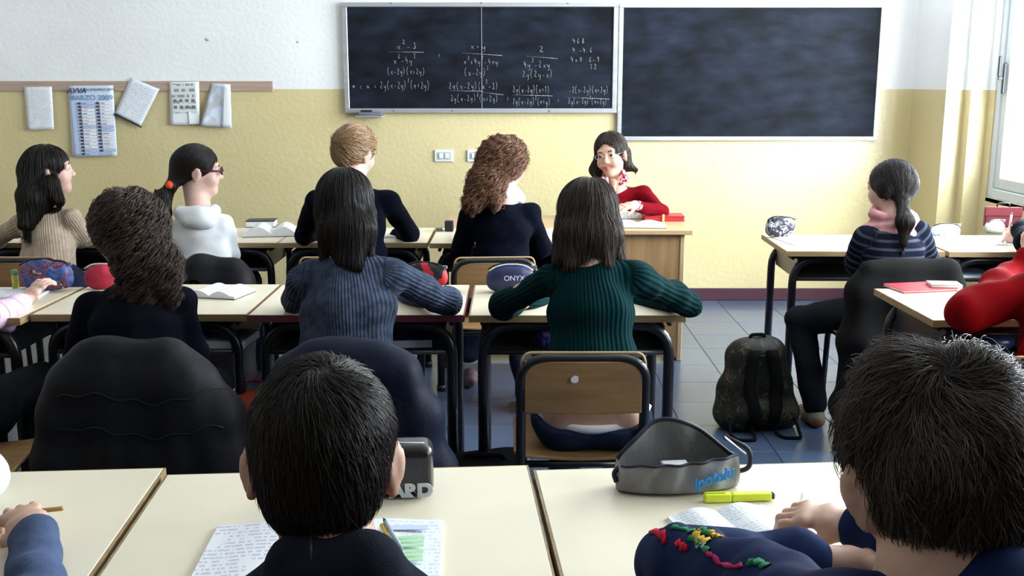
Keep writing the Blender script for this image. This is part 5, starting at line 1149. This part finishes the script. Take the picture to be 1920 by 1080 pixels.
cs = empty('document_case', Z(1886, 428, DZ)+np.array((0, .05, 0)), math.radians(-10), 'dark red upright case on the desk in the window corner', 'case'); box('case_body', (-.09, -.02, 0), (.09, .02, .105), m_dkred, cs, .008, 3); box('flap', (-.092, -.023, .06), (.092, -.019, .108), m_dkred, cs, .002); tube('handle', fillet([(-.03, 0, .105), (-.03, 0, .125), (.03, 0, .125), (.03, 0, .105)], .01), .004, m_black, cs)
# right-hand middle desk
fo = empty('folder', Z(1722, 542, DZ), math.radians(12), 'shiny red folder lying on the right-hand desk beside the red sleeve', 'folder'); box('cover', (-.10, -.065, 0), (.12, .075, .003), m_redbk, fo, .001); box('cover', (-.10, -.065, .008), (.12, .075, .011), m_redbk, fo, .001); box('papers', (-.098, -.06, .003), (.117, .07, .008), P0_, fo)
bx_ = empty('notebook', Z(1768, 536, DZ+.0115), math.radians(-8), 'small grey brown notebook on top of the red folder', 'book'); box('cover', (-.05, -.04, 0), (.06, .045, .002), mat('grey_brown_cover', (.25, .22, .18), .5), bx_); box('pages', (-.049, -.038, .002), (.059, .043, .009), P0_, bx_); box('cover', (-.05, -.04, .009), (.06, .045, .011), mat('grey_brown_cover', (.25, .22, .18), .5), bx_)
# things in the trays under the desks
def traybox(name, label, p, s, m, rz=0, cat='book'):
    r = empty(name, p, math.radians(rz), label, cat); box('cover', (-s[0], -s[1], 0), (s[0], s[1], .002), m, r); box('pages', (-s[0]*.98, -s[1]*.98, .002), (s[0]*.98, s[1]*.98, s[2]-.002), P0_, r); box('cover', (-s[0], -s[1], s[2]-.002), (s[0], s[1], s[2]), m, r); return r
TRZ = .606
traybox('tray_book', 'brown edged book in the tray of the right-hand desk below the red sleeve', (1.80, 3.46, TRZ), (.09, .10, .03), mat('brown_cover', (.20, .13, .06), .5), 4); traybox('tray_book', 'small orange brown book at the left end of the tray below the red sleeve', (1.52, 3.50, TRZ), (.06, .09, .022), mat('orange_brown_cover', (.42, .18, .06), .5), -8)
pouch('pencil_case', (1.64, 3.42, TRZ), 0, .13, .06, .05, mat('dark_blue_shiny', (.02, .04, .16), .25, .5), 'shiny dark blue case in the tray below the red sleeve', tab=False)
traybox('tray_book', 'blue covered book in the tray of the maroon edged desk', (-.37, 3.52, TRZ), (.09, .10, .03), mat('violet_blue_cover', (.05, .04, .25), .5), 6)
pouch('pencil_case', (-1.07, 3.45, TRZ), 0, .09, .05, .055, mat('bright_blue_fabric', (.02, .06, .30), .5), 'small bright blue pouch in the tray beside the curly brown haired student', tab=False)
traybox('tray_book', 'grey white exercise books in the tray beside the curly brown haired student', (-.98, 3.50, TRZ), (.08, .09, .03), mat('grey_cover', (.35, .36, .4), .5), -5)
pouch('pencil_case', (.12, 3.44, TRZ), 0, .10, .05, .07, splash('blue_violet_print', (.03, .02, .12), [(.5, (.05, .10, .45)), (.58, (.25, .05, .15))], 25), 'blue violet pouch in the tray beside the green sweater student', tab=False)
traybox('tray_book', 'pale blue exercise book in the tray of the window corner desk', (2.13, 4.78, .602), (.09, .10, .022), mat('pale_blue_cover', (.35, .55, .75), .5), 3)
# keys and phone by the curly auburn student
kr = empty('key_ring', Z(834, 434, DZ), 0, 'bunch of keys with black fob left of the curly auburn haired student', 'keys'); box('fob', (.0, -.01, 0), (.045, .03, .055), m_black, kr, .006, 2); tube('ring', [(.0+.014*math.cos(a)-.01, .014*math.sin(a), .006) for a in np.linspace(0, 6.28, 13)[:-1]], .0018, m_screw, kr, 6, True)
for k in range(3): box('key', (-.045, -.004+.012*k, .002+.004*k), (-.012, .004+.012*k, .006+.004*k), m_black, kr, .001)
# floor bags
m_camo = splash('dark_camouflage', (.008, .008, .008), [(.46, (.020, .016, .009)), (.52, (.008, .008, .008)), (.57, (.075, .06, .028)), (.61, (.010, .010, .008)), (.68, (.22, .03, .015)), (.72, (.02, .02, .012))], 11)
m_web = mat('black_webbing', (.008, .008, .009), .7, .2)
def backpack(p, rz, w, d, h_, m, label, lean=0, m2=None):
    r = empty('backpack', p, rz, label, 'backpack'); F = Field()
    F.cap((-w*.30, 0, h_*.16), (w*.30, 0, h_*.16), d*.62, d*.62, .04); F.cap((-w*.26, lean*.4, h_*.45), (w*.26, lean*.4, h_*.45), d*.60, d*.60, .05); F.cap((-w*.16, lean, h_*.76), (w*.16, lean, h_*.76), d*.55, d*.55, .06)
    for sx in (-1, 1): F.cap((sx*w*.30, 0, h_*.16), (sx*w*.16, lean, h_*.76), d*.6, d*.5, .05)
    F.cap((-w*.22, -d*.45, h_*.2), (w*.22, -d*.45, h_*.2), .05, .05, .04)
    o, V, _ = field_obj('bag_body', F, [m], r, .007, disp=fbm(25, .006, 17), cut=lambda X_, Y_, Z_: .001-Z_)
    def surf(x, z):
        q = V[(np.abs(V[:, 0]-x) < .02) & (np.abs(V[:, 2]-z) < .02)]; return float(q[:, 1].min()) if len(q) else -d
    zs = np.linspace(h_*.12, h_*.88, 9)
    for sx in (-1, 1):
        bm = bmesh.new(); prev = None
        P = [(sx*w*(.20-.05*abs(t_)), surf(sx*w*.17, z)-.008, z) for t_, z in zip(np.linspace(-1, 1, 9), zs)]; 
        V2, F2 = tube_data(P, .016, 8); vs = [bm.verts.new((v[0]+(v[0]-P[0][0])*0, v[1], v[2])) for v in V2]
        for f in F2: bm.faces.new([vs[i] for i in f])
        for v in bm.verts:
            cx_ = sx*w*.18; v.co.x = cx_+(v.co.x-cx_)*1.7
        bm_obj('shoulder_strap', bm, m2 or m_web, r, True)
        x = sx*w*.34; y0 = surf(x*.8, h_*.12)
        tube('strap_loop', fillet([(x-.045, y0+.02, .07), (x-.055, y0-.015, .012), (x-.04, y0-.075, .007), (x+.035, y0-.085, .007), (x+.05, y0-.02, .012), (x+.045, y0+.02, .06)], .02), .0075, m2 or m_web, r, 8)
    tube('grab_handle', fillet([(-.035, lean-.01, h_*.93), (-.03, lean-.01, h_*1.0), (.03, lean-.01, h_*1.0), (.035, lean-.01, h_*.93)], .02), .008, m2 or m_web, r, 8)
    tube('zip', [(w*.40*math.cos(a), surf(w*.3*math.cos(a), h_*.45+h_*.36*math.sin(a))-.001, h_*.42+h_*.40*math.sin(a)) for a in np.linspace(.1, math.pi-.1, 12)], .003, m_black, r, 5)
    return r
p = Z(1425, 812, 0); backpack((p[0], p[1]+.10, 0), math.radians(6), .30, .14, .41, m_camo, 'dark camouflage backpack standing on the tiled floor beside the desk leg', lean=.03)
m_org = mat('orange_red_nylon', (.45, .06, .02), .6, var=.3, vscale=12); backpack((-.88, 3.42, 0), 0, .30, .14, .50, m_org, 'orange red backpack on the floor between the black coat and the dark haired boy', m2=mat('pink_strap', (.35, .08, .12), .7))
m_teal = mat('teal_nylon', (.02, .12, .22), .5, var=.3, vscale=14); bg_ = empty('sports_bag', (-.09, 3.30, 0), 0, 'teal and black bag on the floor beside the desk legs, behind the nearest desks', 'bag'); F = Field(); F.bx((0, 0, .12), (.12, .09, .08), .035); field_obj('bag_body', F, [m_teal], bg_, .008, disp=fbm(25, .006, 40)); F = Field(); F.bx((0, 0, .225), (.125, .095, .01), .022); field_obj('bag_lid', F, [m_web], bg_, .008, disp=fbm(25, .005, 41)); tube('handle', fillet([(-.07, 0, .24), (-.06, 0, .27), (.06, 0, .27), (.07, 0, .24)], .03), .008, m_web, bg_)
# ------------------------------------------------------------------ nearest desks
# open grey pencil case
def shell_case():
    p = Z(1268, 912, DZ); r = empty('pencil_case', p, math.radians(7), 'large open grey pencil case with blue script lettering on the nearest desk', 'pencil case')
    m_gr = mat('grey_canvas', (.30, .29, .285), .8, .2, var=.25, vscale=14, bump=.35, bscale=260); n, mm = 26, 22; V = []; L = .225
    for i in range(n+1):
        s_ = i/n; x = (s_-.5)*L; e = max(.0, math.sin(math.pi*min(1, max(0, .04+.92*s_))))**.42
        d = .050*e; hf = .060*(.62+.38*e)-.012*math.sin(math.pi*s_)+.012*s_; hb = .050+.075*max(0, math.sin(math.pi*min(1, s_/.98)))**1.0*(1-.25*s_)
        for j in range(mm+1):
            t = j/mm
            if t < .36: q = t/.36; y = -d*(1.0-.10*(1-q))-.006*math.sin(q*math.pi)*math.sin(s_*19)-.004*math.sin(s_*31+q*3); z = .006+hf*(1-q)
            elif t < .64: q = (t-.36)/.28; y = -d+2*d*q; z = .006*(1-math.sin(math.pi*q))+.0006
            else: q = (t-.64)/.36; y = d*(1-.0*q)+.006*math.sin(s_*16+q*2)*q-.012*q*q; z = .006+hb*q
            V.append((x*(1+.03*math.sin(q*3)), y, z))
    F = [(i*(mm+1)+j, (i+1)*(mm+1)+j, (i+1)*(mm+1)+j+1, i*(mm+1)+j+1) for i in range(n) for j in range(mm)]
    me = bpy.data.meshes.new('case_body'); me.from_pydata(V, [], F); me.polygons.foreach_set('use_smooth', np.ones(len(F), bool)); o = link('case_body', me, m_gr, r); md = o.modifiers.new('cloth', 'SOLIDIFY'); md.thickness = .002; md.offset = 0
    m_pip = mat('dark_navy_piping', (.015, .017, .03), .6)
    tube('rim_piping', [V[i*(mm+1)] for i in range(n+1)], .0028, m_pip, r, 7); tube('rim_piping', [V[i*(mm+1)+mm] for i in range(n+1)], .0042, m_pip, r, 7)
    for i0 in (0, n):
        F2 = Field(); row = [np.array(V[i0*(mm+1)+j]) for j in range(0, mm+1, 3)]
        me = bpy.data.meshes.new('end_panel'); me.from_pydata([V[i0*(mm+1)+j] for j in range(mm+1)], [], [tuple(range(mm+1))]); o = link('end_panel', me, m_gr, r)
    tube('base_piping', [(V[i*(mm+1)+9][0], V[i*(mm+1)+9][1]-.001, .004) for i in range(n+1)], .0024, m_pip, r, 6)
    tube('side_loop', fillet([(L*.49, -.01, .028), (L*.49+.03, -.012, .034), (L*.49+.032, -.005, .070), (L*.42, .01, .092)], .022, 8), .0050, m_pip, r, 8)
    tube('side_loop', fillet([(-L*.49, 0, .045), (-L*.49-.014, -.004, .035), (-L*.49-.008, -.008, .018)], .01), .005, m_pip, r, 8)
    bm = bmesh.new(); b_box(bm, (0, -.006, -.0015), (.052, .006, .0015), .001); bm_obj('zip_pull', bm, mat('steel_pull', (.35, .36, .38), .35, metal=.8), r, False, (L*.40, -.004, .096), (0, math.radians(38), math.radians(-8)))
    box('tissue', (-.03, -.02, .044), (.02, .01, .050), m_paper, r, .002)
    tube('eraser_roll', [(-.05, -.01, .02), (.05, .0, .02)], .012, m_gr, r, 10)
    text('lettering', 'ipotelu', .030, (.052, -.0585, .036), (math.radians(84), math.radians(-16), math.radians(2)), mat('blue_script', (.04, .28, .70), .5), r, shear=.35, sx=.95, off=.0007, extrude=.002)
shell_case()
# yellow highlighter
a, b = Z(1320, 933, DZ+.008), Z(1452, 929, DZ+.008); hl_ = empty('highlighter', a, math.atan2(b[1]-a[1], b[0]-a[0]), 'bright yellow highlighter pen in front of the grey pencil case', 'highlighter'); Lh = float(np.linalg.norm(b-a)); m_hl = mat('fluorescent_yellow', (.75, .85, .04), .35, .5)
box('cap', (0, -.009, -.008), (Lh*.38, .009, .008), m_hl, hl_, .003, 2); box('barrel', (Lh*.385, -.0085, -.0075), (Lh*.95, .0085, .0075), m_hl, hl_, .003, 2); box('end_plug', (Lh*.95, -.006, -.006), (Lh, .006, .006), mat('dark_plug', (.05, .06, .12), .4), hl_, .002); box('clip', (Lh*.02, -.002, .008), (Lh*.30, .002, .0105), m_hl, hl_, .0005)
# black case with white letters
p = Z(762, 936, DZ); r = empty('pencil_case', p+np.array((-.032, .035, 0)), math.radians(4), 'shiny black pencil case with white capitals beside the ear of the dark haired boy', 'pencil case')
m_shiny = mat('black_patent', (.012, .008, .009), .25, .5, bump=.15, bscale=25); F = Field(); F.bx((0, 0, .050), (.060, .018, .030), .020, k=.01); field_obj('case_body', F, [m_shiny], r, .004, cut=lambda X_, Y_, Z_: .0005-Z_)
text('lettering', 'ARD', .034, (.078, -.0385, .016), (math.radians(88), 0, 0), mat('white_capitals', (.62, .66, .72), .5), r, align='RIGHT', off=.0020, extrude=.001, sx=1.12); tube('zip', [(-.07, -.012, .0985), (0, -.012, .1005), (.062, -.012, .0985), (.078, -.012, .080)], .0028, mat('silver_zip', (.6, .6, .62), .3, metal=.8), r, 6)
# open workbook in front of the dark haired boy
m_wb = pagemat('workbook_left', (.78, .77, .80), (.28, .30, .40), 75, amt=.5); m_wb2 = pagemat('workbook_right', (.80, .83, .90), (.35, .38, .48), 75, amt=.4)
def greens(b):
    for k in range(2):
        for j in range(3): box('green_box', (.105, .045-k*.052-j*.015, .0125), (.165, .056-k*.052-j*.015, .0131), mat('pale_green_print', (.42, .68, .40), .6), b)
    box('blue_heading', (.09, .082, .0118), (.17, .10, .0124), mat('pale_blue_print', (.55, .62, .78), .6), b)
open_book('workbook', Z(602, 1050, DZ), math.radians(3), .385, .27, m_wb, 'open workbook with green boxes on its right page, under the dark haired boy', t=.005, lift=.004, extra=greens, m_right=m_wb2)
m_pencil = mat('yellow_pencil_paint', (.75, .45, .03), .35); m_greyp = mat('grey_blue_pen', (.35, .42, .48), .35)
pen('yellow pencil leaning beside the neck of the dark haired boy', A(716, 985, 1.60), A(742, 1036, 1.50), .0042, m_pencil, mat('pencil_wood', (.5, .3, .15), .6), 'pencil', 'pencil'); pen('grey blue pen with dark ends leaning beside the yellow pencil', A(752, 1030, 1.50), A(719, 972, 1.62), .0042, m_greyp, m_black)
# notebook under the blue jacket arm
open_book('exercise_book', Z(1380, 995, DZ), math.radians(16), .19, .15, P1_, 'white exercise book partly under the blue tracksuit sleeve', t=.005, lift=.010)
open_book('exercise_book', Z(1600, 960, DZ), math.radians(-20), .18, .12, P1_, 'pale exercise book behind the wrist of the boy in blue', t=.003, lift=.002)
# pencil, cuff and white flask at the left edge
pen('short brown pencil end sticking out of the hand at the bottom left', A(118, 953, 1.665), A(40, 962, 1.68), .0042, mat('pencil_tan', (.42, .28, .10), .5), m_black, 'pencil', 'pencil')
bt = empty('drinks_flask', Z(-30, 940, DZ), 0, 'white rounded flask standing at the left edge behind the blue sleeved hand', 'flask'); F = Field(); F.cap((0, 0, .045), (0, 0, .055), .044, .040, .02); F.cap((0, 0, .06), (0, 0, .10), .034, .010, .04); field_obj('flask_body', F, [mat('white_blue_plastic', (.70, .78, .85), .25, .5)], bt, .005, cut=lambda X_, Y_, Z_: .0005-Z_); bm = bmesh.new(); b_tube(bm, [(0, 0, .10), (0, 0, .125)], .014, 14); bm_obj('cap', bm, m_black, bt)
pen('pink pen held upright by the student in black at the window', A(1893, 428, 4.80), A(1897, 398, 4.80), .005, mat('pink_pen', (.8, .5, .5), .4))
